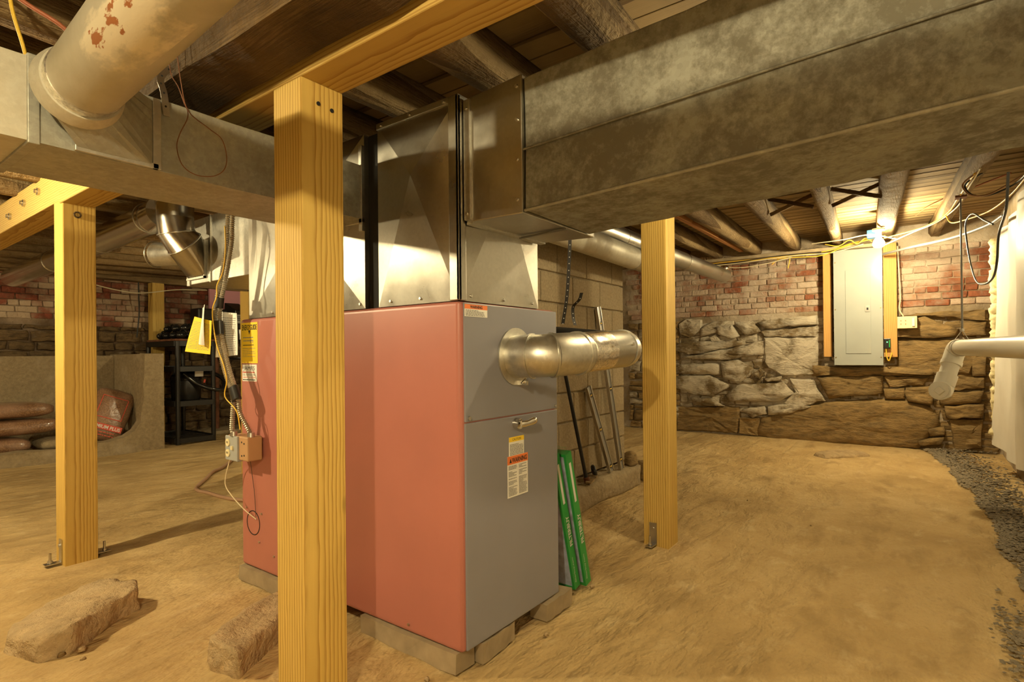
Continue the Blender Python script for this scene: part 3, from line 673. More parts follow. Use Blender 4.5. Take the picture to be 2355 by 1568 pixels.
mb = MB(); mb.add([(1.368,1.19,1.466),(1.807,1.19,1.466),(1.807,1.19,1.866),(1.368,1.19,1.866),(1.352,.956,1.456),(1.80,.956,1.456),(1.80,.956,1.872),(1.352,.956,1.872)],
                  [(0,1,2,3),(7,6,5,4),(0,4,5,1),(1,5,6,2),(2,6,7,3),(3,7,4,0)]); mb.build('collar_sheet', MAT['galv_new'], tc, bevel=.003)
MB().box((1.358,1.166,1.47),(1.37,1.193,1.86)).box((1.37,1.166,1.458),(1.80,1.193,1.468)).build('drive_cleat', MAT['galv'], tc, bevel=.002)
for zz in (1.50,1.62,1.74,1.84): screws(tc, [(1.354,.975,zz)], (-1,0,0)).build('screw', MAT['steel'], tc)
for zz in (1.49,1.83): screws(tc, [(1.358,1.18,zz)], (-1,0,0)).build('screw', MAT['steel'], tc)
MB().beam((1.60,.95,1.452),(1.645,1.175,1.458),.010,.006).build('hanger_bar', MAT['conduit_grey'], tc)
# left return trunk
lt = thing('return_duct', 'long rectangular duct running left from the furnace plenum', 'duct', (.2, 1.84, 1.547))
MB().beam((1.33,1.84,1.646),(.385,1.84,1.646),.32,.198, seg=6, jit=.0015, seed=4).build('duct_section', MAT['galv_dull'], lt)
o = MB().beam((.380,1.84,1.646),(-3.2,1.84,1.646),.32,.198, seg=16, jit=.0015, seed=6).build('duct_section', MAT['pipe_old'], lt)
MB().box((.373,1.674,1.541),(.396,2.006,1.752)).build('joint_cleat', MAT['galv_dull'], lt, bevel=.002)
# branch boot and round pipe
bt = thing('round_branch_pipe', 'thick round pipe with rust blisters rising from the left duct', 'pipe', (.45, 1.62, 1.55))
def loft(mb, A, B, smooth=False):
    n = len(A); mb.add(list(A)+list(B), [(i, (i+1) % n, n+(i+1) % n, n+i) for i in range(n)], smooth)
def sq_ring(o, a, b, n=6):
    o, a, b = V(o), V(a), V(b); c = [o, o+a, o+a+b, o+b]; out = []
    for k in range(4):
        for i in range(n): out.append(c[k].lerp(c[(k+1) % 4], i/n))
    return out
def circ(c, a, b, r, n=24, ph=-math.pi*.75):
    c, a, b = V(c), V(a).normalized(), V(b).normalized(); return [c+(a*math.cos(ph+2*math.pi*i/n)+b*math.sin(ph+2*math.pi*i/n))*r for i in range(n)]
mb = MB(); SQ = sq_ring((.472,1.674,1.553), (.166,0,0), (0,0,.178)); CR = circ((.452,1.60,1.674), (1,0,0), (0,0,1), .086)
loft(mb, SQ, CR); mb.build('boot', MAT['galv_dull'], bt)
MB().box((.462,1.668,1.548),(.648,1.679,1.562)).box((.634,1.668,1.548),(.654,1.679,1.74)).build('boot_flange', MAT['galv'], bt, bevel=.001)
ax = [(.452,1.605,1.674),(.437,1.3,1.674),(.421,1.0,1.674),(.39,.4,1.674),(.349,-.40,1.674)]
MB().tube(ax, .0765, 40).build('pipe_barrel', MAT['blister'], bt)
MB().tube([(.452,1.605,1.674),(.451,1.588,1.674),(.450,1.560,1.674)], [.092,.09,.0825], 40).build('coupling', MAT['pipe_old'], bt)
MB().tube([(.450,1.56,1.674),(.4475,1.525,1.674)], .0785, 40).build('foil_tape', MAT['foil'], bt)
# strap and wire on the left duct
def strip(mb, pts, wd, side, th=.0015):
    pts = [V(p_) for p_ in pts]; side = V(side).normalized(); vs = []; fs = []
    for i, p_ in enumerate(pts):
        t = (pts[min(i+1,len(pts)-1)]-pts[max(i-1,0)]).normalized(); n_ = t.cross(side).normalized()
        for a, b in ((-1,-1),(1,-1),(1,1),(-1,1)): vs.append(p_+side*a*wd/2+n_*b*th/2)
    for i in range(len(pts)-1):
        for k in range(4): a = i*4+k; b = i*4+(k+1) % 4; fs.append((a, b, b+4, a+4))
    fs += [(0,1,2,3), tuple(len(vs)-4+k for k in range(4))]
    mb.add(vs, fs)
def perf_strap(name, label, pts, wd, side, mat, hole, parent=None, every=.025):
    mb = MB(); sp_ = spline(pts, 5); strip(mb, sp_, wd, side); t = thing(name, label, 'strap', V(sp_[-1]))
    mb.build('band', MAT[mat], t, fix=True)
    d = 0; hb = MB(); side = V(side).normalized()
    for a, b in zip(sp_, sp_[1:]):
        d += (b-a).length
        if d > every:
            d = 0; tt = (b-a).normalized(); n_ = tt.cross(side).normalized()
            hb.cyl(b-n_*.0014, b+n_*.0014, wd*.16, None, 8)
    hb.build('punched_holes', MAT[hole], t)['kind'] = 'stuff'
    return t
perf_strap('hanger_strap', 'short perforated metal strap holding the left duct', [(.668,1.668,1.70),(.66,1.665,1.76),(.655,1.672,1.80),(.685,1.68,1.845)], .018, (1,0,0), 'galv_new', 'darkgap')
wl = [(.673,1.66,1.90),(.675,1.66,1.822),(.695,1.66,1.788),(.711,1.66,1.746),(.719,1.66,1.73),(.717,1.66,1.705),(.697,1.66,1.656),(.69,1.66,1.617),(.704,1.66,1.573),(.739,1.66,1.555),(.787,1.66,1.563),(.819,1.66,1.59),(.827,1.66,1.631),(.813,1.66,1.679),(.776,1.66,1.699),(.72,1.66,1.731),(.70,1.655,1.80),(.69,1.66,1.90)]
def cable(name, label, pts, r, mat, cat='cable', n=6, seg=6, group=None):
    o = MB().tube(spline(pts, n), r, seg).build(name, MAT[mat]); return tag(o, label, cat, group)
cable('wire_loop', 'thin rusty wire loop hanging over the left duct', wl, .0013, 'rust', 'wire')
cable('ceiling_cable', 'yellow cable hanging at the top left behind the round pipe', [(.385,1.9,2.02),(.395,1.9,1.94),(.419,1.9,1.843),(.43,1.9,1.75)], .0045, 'cable_yellow')
cable('ceiling_cable', 'dark red cable at the top left behind the round pipe', [(.36,1.95,2.03),(.43,1.92,1.985),(.49,1.9,1.955),(.56,1.9,1.92),(.68,1.85,1.91)], .006, 'copper')
# ---- trunk duct behind the furnace with elbows
bk = thing('back_trunk', 'bright galvanised duct behind the furnace with a tapered boot', 'duct', (1.68, 3.0, 1.46))
MB().box((1.5,2.503,1.46),(1.875,3.46,1.83)).build('duct_box', MAT['galv'], bk, bevel=.003)
MB().box((1.492,3.44,1.452),(1.88,3.475,1.838)).build('end_cap', MAT['galv_new'], bk, bevel=.003)
MB().box((1.494,3.19,1.455),(1.5,3.20,1.832)).build('standing_seam', MAT['galv_new'], bk)
perf_strap('hanger_strap', 'perforated strap hanging beside the duct behind the furnace', [(1.49,2.72,1.475),(1.485,2.72,1.65),(1.485,2.74,1.99)], .02, (0,1,0), 'galv_dull', 'darkgap')
eb = thing('elbow_pipe', 'shiny round elbow and tapered boot on the duct behind the furnace', 'pipe', (1.4, 3.3, 1.5))
mb = MB(); SQ = sq_ring((1.496,3.46,1.495), (0,-.2,0), (0,0,.2)); c2 = (1.375,3.225,1.655)
CR = circ(c2, (.25,-.95,.1), (.7,.2,.75), .092); loft(mb, SQ, CR, True); mb.build('tapered_boot', MAT['pipe_shiny'], eb)
r0c = circ((1.362,3.29,1.72), (.1,-1,0), (.97,.1,.25), .092); r1c = circ((1.36,3.30,1.80), (0,-1,0), (1,0,0), .092); r2c = circ((1.36,3.30,1.88), (0,-1,0), (1,0,0), .092)
mb = MB(); loft(mb, CR, r0c, True); loft(mb, r0c, r1c, True); loft(mb, r1c, r2c, True); mb.build('elbow_section', MAT['pipe_shiny'], eb)
for ring_ in (CR, r0c, r2c): MB().tube(ring_, .004, 6, closed=True).build('bead', MAT['galv_new'], eb)
MB().box((1.488,3.25,1.485),(1.499,3.47,1.497)).box((1.488,3.25,1.485),(1.499,3.262,1.70)).build('boot_flange', MAT['galv_new'], eb)
rp1 = thing('round_duct', 'long shiny round duct running left below the joists', 'pipe', (1.42, 5.0, 1.8))
MB().tube([(1.38,3.50,1.875),(1.40,3.7,1.872),(1.42,4.6,1.862),(1.46,5.8,1.85),(1.5,7.3,1.85)], .088, 28).build('pipe_barrel', MAT['pipe_shiny'], rp1)
for yy in (3.72,4.6,5.8): MB().torus((1.38+.033*(yy-3.4), yy, 1.872-.011*(yy-3.7)), (.03,1,0), .088, .004, 28, 6).build('bead', MAT['galv_new'], rp1)
rp2 = thing('duct_stub', 'short round duct stub with a wire ring behind the elbow', 'pipe', (1.5, 3.8, 1.65))
MB().tube([(1.62,3.60,1.68),(1.50,3.90,1.69)], .075, 24).build('pipe_barrel', MAT['galv'], rp2)
MB().torus((1.495,3.91,1.69), (-.35,.94,.04), .08, .004, 24, 6).build('bead', MAT['galv_new'], rp2)
# ================================================================== flue
fp = thing('flue_pipe', 'galvanised flue pipe with elbow and foil tape leaving the grey panel', 'pipe', (1.634, 1.15, .95))
MB().tube([(1.634,1.194,1.028),(1.634,1.188,1.028)], .104, 40).build('wall_ring', MAT['galv'], fp)
path = spline([(1.634,1.19,1.028),(1.636,1.14,1.029),(1.652,1.088,1.030),(1.70,1.05,1.033),(1.80,1.028,1.038),(2.0,1.0,1.050),(2.08,.992,1.054)], 8)
MB().tube(path[:12], .0775, 36).build('collar_section', MAT['galv'], fp)
MB().tube(path[11:22], .0765, 36).build('elbow_section', MAT['galv'], fp)
MB().tube(path[21:33], .0775, 36).build('elbow_section', MAT['galv'], fp)
MB().tube(path[32:], .0755, 36).build('straight_section', MAT['galv_new'], fp)
for i in (11, 21, 32): MB().tube([path[i-1].lerp(path[i], .3), path[i].lerp(path[i+1], .2)], .0815, 36).build('bead', MAT['galv'], fp)
MB().tube(path[33:39], .077, 36).build('foil_tape', MAT['foil'], fp)
MB().tube(arc((2.08,1.112,1.054), (0,-1,0), (1,0,0), .12, 0, math.pi/2, 8), .076, 36).build('end_elbow', MAT['galv'], fp)
MB().torus((2.155,1.02,1.056), (.72,.68,0), .0765, .004, 36, 6).build('bead', MAT['galv_dull'], fp)
MB().box((1.64,1.150,.925),(1.652,1.188,.94)).cyl((1.63,1.165,.932),(1.655,1.165,.945),.004,None,8).build('clamp_latch', MAT['chrome'], fp)
for i, ang in ((6, 2.6), (36, 2.2), (44, 2.2)):
    MB().cyl(path[i]+V((0,-.074,.02)), path[i]+V((0,-.082,.02)), .005, None, 8).build('screw', MAT['steel'], fp)
sv = thing('stove_pipe', 'black stove pipe running from the flue elbow back to the chimney', 'pipe', (2.2, 1.5, 1.0))
MB().tube([(2.2,1.118,1.056),(2.2,1.94,1.145)], .079, 36).build('pipe_barrel', MAT['blackpipe'], sv)
perf_strap('hanger_strap', 'black perforated strap holding up the black stove pipe', [(2.215,1.30,2.0),(2.215,1.30,1.62),(2.21,1.305,1.45),(2.205,1.315,1.30),(2.20,1.335,1.175)], .016, (.8,-.6,0), 'strap', 'white', every=.02)
perf_strap('hanger_strap', 'loose curled end of the black perforated strap above the stove pipe', [(2.20,1.235,1.31),(2.205,1.25,1.28),(2.21,1.285,1.25),(2.21,1.285,1.20),(2.20,1.27,1.165)], .015, (.8,-.6,0), 'strap', 'white', every=.02)
# ================================================================== chimney of concrete blocks
ch = thing('block_chimney', 'tan concrete-block chimney pier standing behind the furnace', 'chimney', (3.4, 2.2, .16))
MB().box((2.66,1.965,.176), (4.135,2.5,1.99)).build('mortar_core', MAT['concrete'], ch)
bm_ = {}
def block_mesh(L):
    k = round(L, 3)
    if k not in bm_:
        m_ = MB().box((-L/2,-.095,-.094), (L/2,.095,.094)).mesh('block', bevel=.004, bseg=1); m_.materials.append(MAT['block']); bm_[k] = m_
    return bm_[k]
pl = parent_loc(ch)
for row in range(9):
    z = .272+.2*row - .0; x1 = 4.15; first = True
    while x1 > 2.68:
        L = .395 if (row % 2 == 0 or not first) else .195
        if x1-L < 2.62: L = x1-2.65
        if L < .05: break
        o = bpy.data.objects.new('block', block_mesh(L)); C.objects.link(o); o.parent = ch
        o.location = V((x1-L/2, 2.045, z))-pl; x1 -= L+.006; first = False
def rough(name, mat, outline, h, parent=None, origin=None, taper=.92, amp=.012, freq=9, cuts=3, z0=-.02, seed=0):
    bm = bmesh.new(); n = len(outline); c = sum((V((p[0],p[1],0)) for p in outline), V((0,0,0)))/n
    hs = h if isinstance(h, (list, tuple)) else [h]*n
    lo = [bm.verts.new((p[0],p[1],z0)) for p in outline]
    hi = [bm.verts.new((c.x+(p[0]-c.x)*taper, c.y+(p[1]-c.y)*taper, hh)) for p, hh in zip(outline, hs)]
    for i in range(n): bm.faces.new((lo[i], lo[(i+1) % n], hi[(i+1) % n], hi[i]))
    bm.faces.new(hi); bm.faces.new(lo[::-1])
    bmesh.ops.triangulate(bm, faces=bm.faces)
    bmesh.ops.subdivide_edges(bm, edges=[e for e in bm.edges if e.calc_length() > .03], cuts=cuts, use_grid_fill=True)
    for _ in range(2): bmesh.ops.smooth_vert(bm, verts=bm.verts, factor=.25, use_axis_x=True, use_axis_y=True, use_axis_z=True)
    for v in bm.verts:
        d = noise.noise_vector(v.co*freq+V((seed,seed*2,0)))*amp + noise.noise_vector(v.co*freq*3+V((seed,0,5)))*amp*.35
        v.co += d
    bmesh.ops.recalc_face_normals(bm, faces=bm.faces)
    o_ = V(origin) if origin else V((c.x, c.y, 0))
    if parent: o_ = parent_loc(parent)
    for v in bm.verts: v.co -= o_
    me = bpy.data.meshes.new(name); bm.to_mesh(me); bm.free(); me.materials.append(MAT[mat])
    for p_ in me.polygons: p_.use_smooth = True
    ob = bpy.data.objects.new(name, me); C.objects.link(ob)
    if parent: ob.parent = parent
    else: ob.location = o_
    return ob
ft = rough('chimney_footing', 'concrete', [(2.6,1.80),(3.1,1.79),(3.6,1.80),(4.18,1.80),(4.2,2.2),(4.19,2.55),(2.6,2.55)], .16, taper=.985, amp=.012, freq=8, cuts=4)
tag(ft, 'rough concrete footing below the block chimney', 'footing')
# tools leaning on the chimney
def level_tool(label, base, top, wd=.055, th=.024):
    base, top = V(base), V(top); t = thing('spirit_level', label, 'level', base); d = (top-base); L = d.length; d.normalize()
    sd = d.cross(V((0,1,0))).normalized(); n_ = sd.cross(d).normalized()
    MB().beam(base, top, wd*.9, th*.5, upv=n_).build('web', MAT['conduit_grey'], t)
    for s_ in (-1, 1): MB().beam(base+sd*s_*wd*.45, top+sd*s_*wd*.45, wd*.14, th, upv=n_).build('rail', MAT['steel'], t, bevel=.001)
    for f in (.06, .5, .9):
        p_ = base+d*L*f - n_*th*.3; q = base+d*L*f + n_*th*.3
        MB().cyl(p_, q, wd*.30, None, 18).build('vial_window', MAT['black_plastic'], t)
        v_ = MB().cyl(base+d*L*f-sd*wd*.2-n_*th*.34, base+d*L*f+sd*wd*.2-n_*th*.34, .005, None, 8).build('vial', MAT['cable_yellow'], t)
    return t
level_tool('long aluminium spirit level leaning on the chimney blocks', (3.87,1.845,.165), (3.67,1.928,1.38))
level_tool('short dark spirit level leaning on the chimney blocks', (3.70,1.845,.176), (3.505,1.925,.80))
ib = thing('iron_bar', 'thin black iron bar leaning on the chimney blocks', 'bar', (3.34,1.84,.165))
MB().tube([(3.335,1.845,.165),(3.16,1.935,1.05)], .0125, 12).build('shaft', MAT['blackpipe'], ib)
MB().cyl((3.338,1.843,.165),(3.33,1.848,.20), .02, None, 12).build('foot_cap', MAT['rust'], ib)
rw = thing('rubber_wheel', 'small black wheel lying on the chimney footing', 'wheel', (3.47,1.865,.16))
MB().torus((3.475,1.865,.212), (.6,-.75,.25), .034, .014, 24, 10).build('tyre', MAT['black_plastic'], rw)
MB().cyl((3.475+.006,1.865-.0075,.212),(3.475-.006,1.865+.0075,.212), .022, None, 16).build('hub', MAT['rust'], rw)
tag(MB().beam((3.30,1.815,.17),(3.45,1.845,.185), .035, .012, seg=3, jit=.004, seed=3).build('wood_scrap', MAT['plank']), 'splintered wood scrap on the chimney footing', 'wood')
stl = [('pointed dark stone beside the chimney corner', [(4.32,1.98),(4.44,1.93),(4.50,2.05),(4.40,2.13)], .20, .55), ('flat stone leaning at the chimney footing', [(4.24,1.78),(4.36,1.74),(4.42,1.86),(4.28,1.9)], .10, .7),
       ('reddish stone behind the square pine post', [(4.46,1.9),(4.62,1.86),(4.68,2.0),(4.52,2.06)], .10, .7), ('small dark stone on the chimney footing', [(4.02,1.84),(4.12,1.82),(4.14,1.9),(4.04,1.91)], .23, .6)]
for i, (lb, ol, hh, tp) in enumerate(stl): tag(rough('loose_stone', 'stone', ol, hh, taper=tp, amp=.014, freq=12, cuts=2, seed=i, z0=.15 if i == 3 else -.02), lb, 'stone')
# ================================================================== air filters
def air_filter(label, off, wy0):
    upv = V((-.165,0,.60)).normalized(); n_ = V((upv.z,0,-upv.x)); b0 = V((2.10+off, wy0, .012)); t = thing('air_filter', label, 'filter', b0)
    H, W_, T = .625, .46, .045; yv = V((0,1,0))
    def P(a, b, c): return b0 + n_*a + yv*b + upv*c
    fr = MB()
    def slab(mb, a0, a1, b0_, b1, c0, c1):
        mb.add([P(a0,b0_,c0),P(a1,b0_,c0),P(a1,b1,c0),P(a0,b1,c0),P(a0,b0_,c1),P(a1,b0_,c1),P(a1,b1,c1),P(a0,b1,c1)], [(3,2,1,0),(4,5,6,7),(0,1,5,4),(1,2,6,5),(2,3,7,6),(3,0,4,7)])
    for q in ((0,T,0,.012,0,H), (0,T,W_-.012,W_,0,H), (0,T,.012,W_-.012,0,.012), (0,T,.012,W_-.012,H-.012,H)):
        m_ = MB(); slab(m_, *q); m_.build('card_frame', MAT['green'], t)
    m_ = MB(); slab(m_, .004, T-.004, .012, W_-.012, .012, H-.012); m_.build('pleated_media', MAT['filter_face'], t)
    for c_ in (.03, ): 
        text('FILTERBUY', .030, P(T*.78, -.0015, .20), upv, -n_, MAT['white'], t, width=.14, bold=.0008)
        text('filterbuy.com', .014, P(T*.42, -.0015, .03), upv, -n_, MAT['white'], t, width=.12)
    m_ = MB(); m_.quad(P(T*.3,-.001,.40), n_*T*.35, upv*.18); m_.build('size_sticker', MAT['white'], t, fix=False)
    m_ = MB(); slab(m_, -.004, T+.004, -.005, W_+.005, -.004, H+.03); m_.build('plastic_wrap', MAT['wrap'], t)
    return t
air_filter('green-edged air filter leaning on the furnace side, nearest to it', 0, 1.225)
air_filter('green-edged air filter leaning outside the other filter', .062, 1.205)
# ================================================================== right-hand round ducts
rd = thing('round_duct', 'dull tan round duct passing in front of the chimney top', 'pipe', (3.4,1.75,1.67))
MB().tube([(2.3,1.74,1.78),(3.9,1.75,1.75)], .082, 28).build('pipe_barrel', MAT['pipe_old'], rd)
MB().tube([(3.9,1.75,1.75),(4.6,1.765,1.735)], .078, 28).build('pipe_end', MAT['galv'], rd); MB().torus((3.9,1.75,1.75), (1,0,0), .082, .003, 28, 6).build('bead', MAT['galv_dull'], rd)
rd = thing('round_duct', 'long bright round duct running to the far brick wall', 'pipe', (4.6,1.85,1.8))
MB().tube([(2.4,1.835,1.93),(4.4,1.85,1.915),(6.7,1.86,1.93)], .078, 28).build('pipe_barrel', MAT['galv_new'], rd)
for xx in (3.9,5.3): MB().torus((xx,1.848,1.918), (1,0,0), .079, .003, 28, 6).build('bead', MAT['foil'], rd)
MB().ball((6.72,1.87,2.02), .05, 10, 6, (1,1.2,.8)).build('foil_end', MAT['foil'], rd)
perf_strap('hanger_strap', 'metal strap holding the dull round duct below the joists', [(4.3,1.758,1.659),(4.3,1.70,1.675),(4.3,1.672,1.74),(4.3,1.68,1.85),(4.3,1.68,2.12)], .018, (1,0,0), 'galv', 'darkgap')
# ================================================================== breaker panel on the far wall
pn = thing('breaker_panel', 'grey electrical breaker panel on the far stone wall', 'panel', (7.2, .575, .885))
MB().box((7.13,.352,.888),(7.26,.797,2.15)).build('cabinet', MAT['panel_grey'], pn, bevel=.004)
cv = MB().box((7.118,.347,.883),(7.13,.802,2.155)).build('cover', MAT['panel_grey'], pn, bevel=.002)
dr = MB().box((7.112,.455,1.01),(7.119,.688,1.925)).build('door', MAT['panel_grey'], pn, bevel=.0015)
MB().box((7.106,.462,1.46),(7.114,.505,1.53)).build('door_latch', MAT['steel'], dr, bevel=.001)
MB().box((7.103,.475,1.48),(7.108,.492,1.505)).build('latch_slot', MAT['ink'], dr)
for yy in (.365,.785):
    for zz in (.97,1.5,2.02): MB().cyl((7.118,yy,zz),(7.113,yy,zz),.006,None,8).build('screw', MAT['brass'], pn)
def stud(label, y0, y1, z0, z1, x0=7.2, x1=7.285): return tag(MB().box((x0,y0,z0),(x1,y1,z1)).build('wall_stud', MAT['stud'], bevel=.003), label, 'stud')
stud('narrow pine stud left of the breaker panel', .832, .915, .975, 2.19)
stud('wide pine stud right of the breaker panel', .225, .344, .97, 2.19)
ob_ = thing('outlet_box', 'ivory outlet box on the stone wall right of the breaker panel', 'outlet', (7.17,.14,1.268))
MB().box((7.13,.052,1.27),(7.285,.222,1.395)).build('box', MAT['ivory'], ob_, bevel=.004)
for yy in (.19,.15):
    for zz in (1.315,1.35): MB().box((7.127,yy-.004,zz-.008),(7.131,yy+.004,zz+.008)).build('socket_slot', MAT['kraft'], ob_)
MB().box((7.115,.072,1.29),(7.131,.095,1.375)).build('switch', MAT['white'], ob_, bevel=.003)
mt = thing('energy_monitor', 'small dark monitor with a green light on the right stud', 'monitor', (7.18,.315,1.06))
MB().box((7.155,.283,1.062),(7.198,.343,1.168)).build('case', MAT['black_plastic'], mt, bevel=.004)
MB().box((7.152,.308,1.125),(7.156,.318,1.135)).build('indicator_light', emis('green_led', (.1,1,.25), 3), mt)
MB().box((7.152,.288,1.075),(7.156,.298,1.15)).build('side_strip', MAT['green'], mt)
cable('loop_cable', 'short yellow cable loop below the small monitor', [(7.17,.325,1.062),(7.165,.318,.97),(7.165,.30,.93),(7.165,.285,.97),(7.17,.27,1.02)], .006, 'cable_yellow')
cable('loop_cable', 'white cable running down beside the right stud', [(7.2,.215,2.15),(7.2,.205,1.9),(7.2,.195,1.6),(7.2,.205,1.48),(7.2,.17,1.40)], .006, 'cable_white')
# ledger strip and cables along the wall top
tag(MB().beam((6.98,2.5,2.165),(7.08,.42,2.165), .09, .035, seg=8, jit=.003, seed=2).build('ledger_strip', MAT['board']), 'old wooden strip carrying cables along the top of the far wall', 'board')
CB = [('yellow cable sagging under the wooden strip at the far wall', 'cable_yellow', [(7.0,2.35,2.125),(7.0,1.9,2.135),(7.02,1.3,2.135),(7.02,.86,2.145),(6.95,.61,2.19),(6.8,.36,2.2)]),
 ('second yellow cable under the wooden strip, lower than the first', 'cable_yellow', [(6.98,2.3,2.10),(6.98,1.7,2.12),(7.0,1.2,2.11),(7.0,.9,2.10),(6.95,.65,2.17),(6.7,.3,2.19)]),
 ('white cable under the wooden strip at the far wall', 'cable_white', [(6.96,2.4,2.11),(6.96,1.8,2.10),(6.98,1.2,2.125),(7.0,.8,2.12),(6.9,.5,2.16)]),
 ('black cable under the wooden strip at the far wall', 'cable_black', [(6.94,2.5,2.135),(6.95,1.9,2.11),(6.97,1.35,2.14),(6.98,.9,2.135)]),
 ('drooping white cable below the wooden strip', 'cable_white', [(6.97,2.1,2.12),(6.97,1.8,2.05),(6.97,1.5,2.06),(6.98,1.2,2.11)]),
 ('yellow cable end looping down over the bricks', 'cable_yellow', [(7.05,1.42,2.06),(7.05,1.37,2.10),(7.05,1.29,2.145),(7.05,1.23,2.12),(7.06,1.25,2.00)]),
 ('white cable stretching from the panel bulb up to the right joist', 'cable_white', [(6.6,.30,2.08),(6.4,.07,2.14),(6.2,-.10,2.17),(5.6,-.22,2.16),(4.9,-.25,2.13),(4.3,-.28,2.11)]),
 ('yellow cable running beside the right joist', 'cable_yellow', [(6.5,.30,2.13),(6.3,.0,2.155),(5.9,-.16,2.17),(5.2,-.21,2.14),(4.4,-.26,2.11)]),
 ('yellow cable sagging to the top of the white sheeting', 'cable_yellow', [(5.9,-.16,2.16),(5.8,-.19,2.08),(5.6,-.26,2.05),(5.2,-.38,2.02),(4.6,-.44,1.99),(4.0,-.46,1.97)]),
 ('white cable crossing in front of the panel top', 'cable_white', [(6.7,.95,2.19),(6.55,.65,2.17),(6.5,.42,2.18),(6.5,.20,2.11)]),
 ('yellow cables coiled above the breaker panel', 'cable_yellow', [(6.9,.85,2.2),(6.85,.72,2.16),(6.85,.62,2.21),(6.85,.55,2.16),(6.85,.48,2.21),(6.85,.42,2.17)]),
 ('dark cable coil hanging at the top right corner', 'cable_black', [(4.5,-.30,2.13),(4.6,-.235,2.11),(4.6,-.225,2.07),(4.6,-.265,2.02),(4.6,-.35,2.01),(4.5,-.46,2.04),(4.2,-.5,2.06)]),
 ('brown cable curl beside the dark coil at the top right', 'hose', [(4.4,-.28,2.12),(4.5,-.215,2.09),(4.5,-.21,2.05),(4.5,-.25,2.0),(4.5,-.34,1.995),(4.3,-.46,2.03)]),
 ('black cable loop hanging beside the white sheeting', 'cable_black', [(3.2,-.30,1.80),(3.3,-.30,1.66),(3.6,-.30,1.60),(3.7,-.30,1.48),(3.9,-.30,1.42),(4.25,-.29,1.42),(4.7,-.28,1.48),(5.0,-.27,1.62),(5.2,-.26,1.80),(5.25,-.255,1.96),(5.0,-.28,1.98),(4.4,-.30,1.82),(4.0,-.31,1.72)]),
 ('grey conduit sloping along the top of the right wall', 'conduit_grey', [(7.0,.33,2.05),(6.6,.1,2.03),(6.1,-.2,2.0),(5.6,-.40,1.99),(5.2,-.46,1.98)]),
 ('thin red cable stapled to the ceiling at right', 'copper', [(6.6,.05,2.33),(6.2,-.05,2.32),(5.6,-.3,2.29),(5.2,-.5,2.27)])]
for lb, mt_, pts in CB: cable('wall_cable', lb, pts, .013 if 'conduit' in lb else .0055, mt_, group=None)
tag(MB().box((6.62,.37,2.17),(6.72,.45,2.25)).build('junction_box', MAT['blue'], bevel=.006), 'blue junction box beside the panel bulb', 'box')
# joist bridging and new joist, parts of the ceiling
for k in (-1, -2):
    for X, fl_ in ((4.84, 0), (4.92, 1)):
        za, zb = JB+rise(X)+.015, JB+JH+rise(X)-.02
        ya, yb = joist_y(k, X)+.06, joist_y(k+1, X)-.06
        MB().beam((X, ya, zb if fl_ else za), (X, yb, za if fl_ else zb), .02, .028).build('bridging_strip', MAT['timber'], ceiling)
MB().beam((3.2,1.53,2.15),(6.9,1.72,2.285), .045, .13).build('sister_joist', MAT['joist_new'], ceiling, bevel=.003)
# ================================================================== white sheeting, gravel, pvc drain
sh = thing('wall_sheeting', 'white plastic sheeting draped over the right-hand wall', 'sheeting', (3.5,-.5,.2))
nx, nz = 90, 24; vs = []; fs = []
for i in range(nx+1):
    for j in range(nz+1):
        X = 6.22-7.6*i/nx; t = j/nz; z = .22+.03*math.sin(X*3.1)+ (1.76-.06*math.sin(X*.9))*t
        y = -.525 + .022*math.sin(X*5.2+1.5*t)*(1.1-t) + .018*math.sin(X*11.3+2.7*t) + .02*noise.noise((X*2, z*2, 0)) + .03*(1-t)**3*math.sin(X*2.3)
        vs.append((X, y, z))
for i in range(nx):
    for j in range(nz): a = i*(nz+1)+j; fs.append((a, a+1, a+nz+2, a+nz+1))
n0 = len(vs); 
mb = MB().add(vs, fs, True); mb.add([(x_, y_-.012, z_) for x_, y_, z_ in vs], [f[::-1] for f in fs], True); mb.build('sheet', MAT['sheet'], sh, fix=False)
fe = []
for j in range(110): z = .24+1.74*j/109; fe.append((6.235+.016*noise.noise((0,0,z*19)), -.49+.03*noise.noise((3,0,z*13)), z))
MB().tube(fe, [.034+.02*noise.noise((7,1,z_*31))+.006*noise.noise((2,1,z_*70)) for _, _, z_ in fe], 9).build('foam_edge', MAT['foam'], sh)
gr = MB(); r_ = random.Random(12)
def gy(X): # gravel edge
    pts = [(3.0,-.36),(3.65,-.34),(4.4,-.33),(5.15,-.28),(6.2,-.16),(7.26,-.02)]
    for (a, ya), (b, yb) in zip(pts, pts[1:]):
        if a <= X <= b: return ya+(yb-ya)*(X-a)/(b-a)
    return -.36
def chip(X, Y, z, s):
    a = r_.uniform(0, 6.28); vs = []
    e = V((math.cos(a), math.sin(a), r_.uniform(-.3,.3))); g = V((-math.sin(a), math.cos(a), r_.uniform(-.3,.3))); u = e.cross(g); c = V((X,Y,z))
    k = [1, r_.uniform(.5,.9), r_.uniform(.2,.4)]
    vs = [c+e*s, c+g*s*k[1], c-e*s*r_.uniform(.7,1), c-g*s*k[1], c+u*s*k[2], c-u*s*k[2]]
    gr.add(vs, [(0,1,4),(1,2,4),(2,3,4),(3,0,4),(1,0,5),(2,1,5),(3,2,5),(0,3,5)])
n = 0
while n < 5200:
    X = r_.uniform(2.2,7.3); e = gy(X) + .05*noise.noise((X*3,0,0)); Y = e - abs(r_.gauss(0,.16)) + .02*r_.random()
    if Y < -.61: continue
    d = e-Y; chip(X, Y, .004+min(.03,d*.15)*r_.random()+.004, r_.uniform(.010,.021)); n += 1
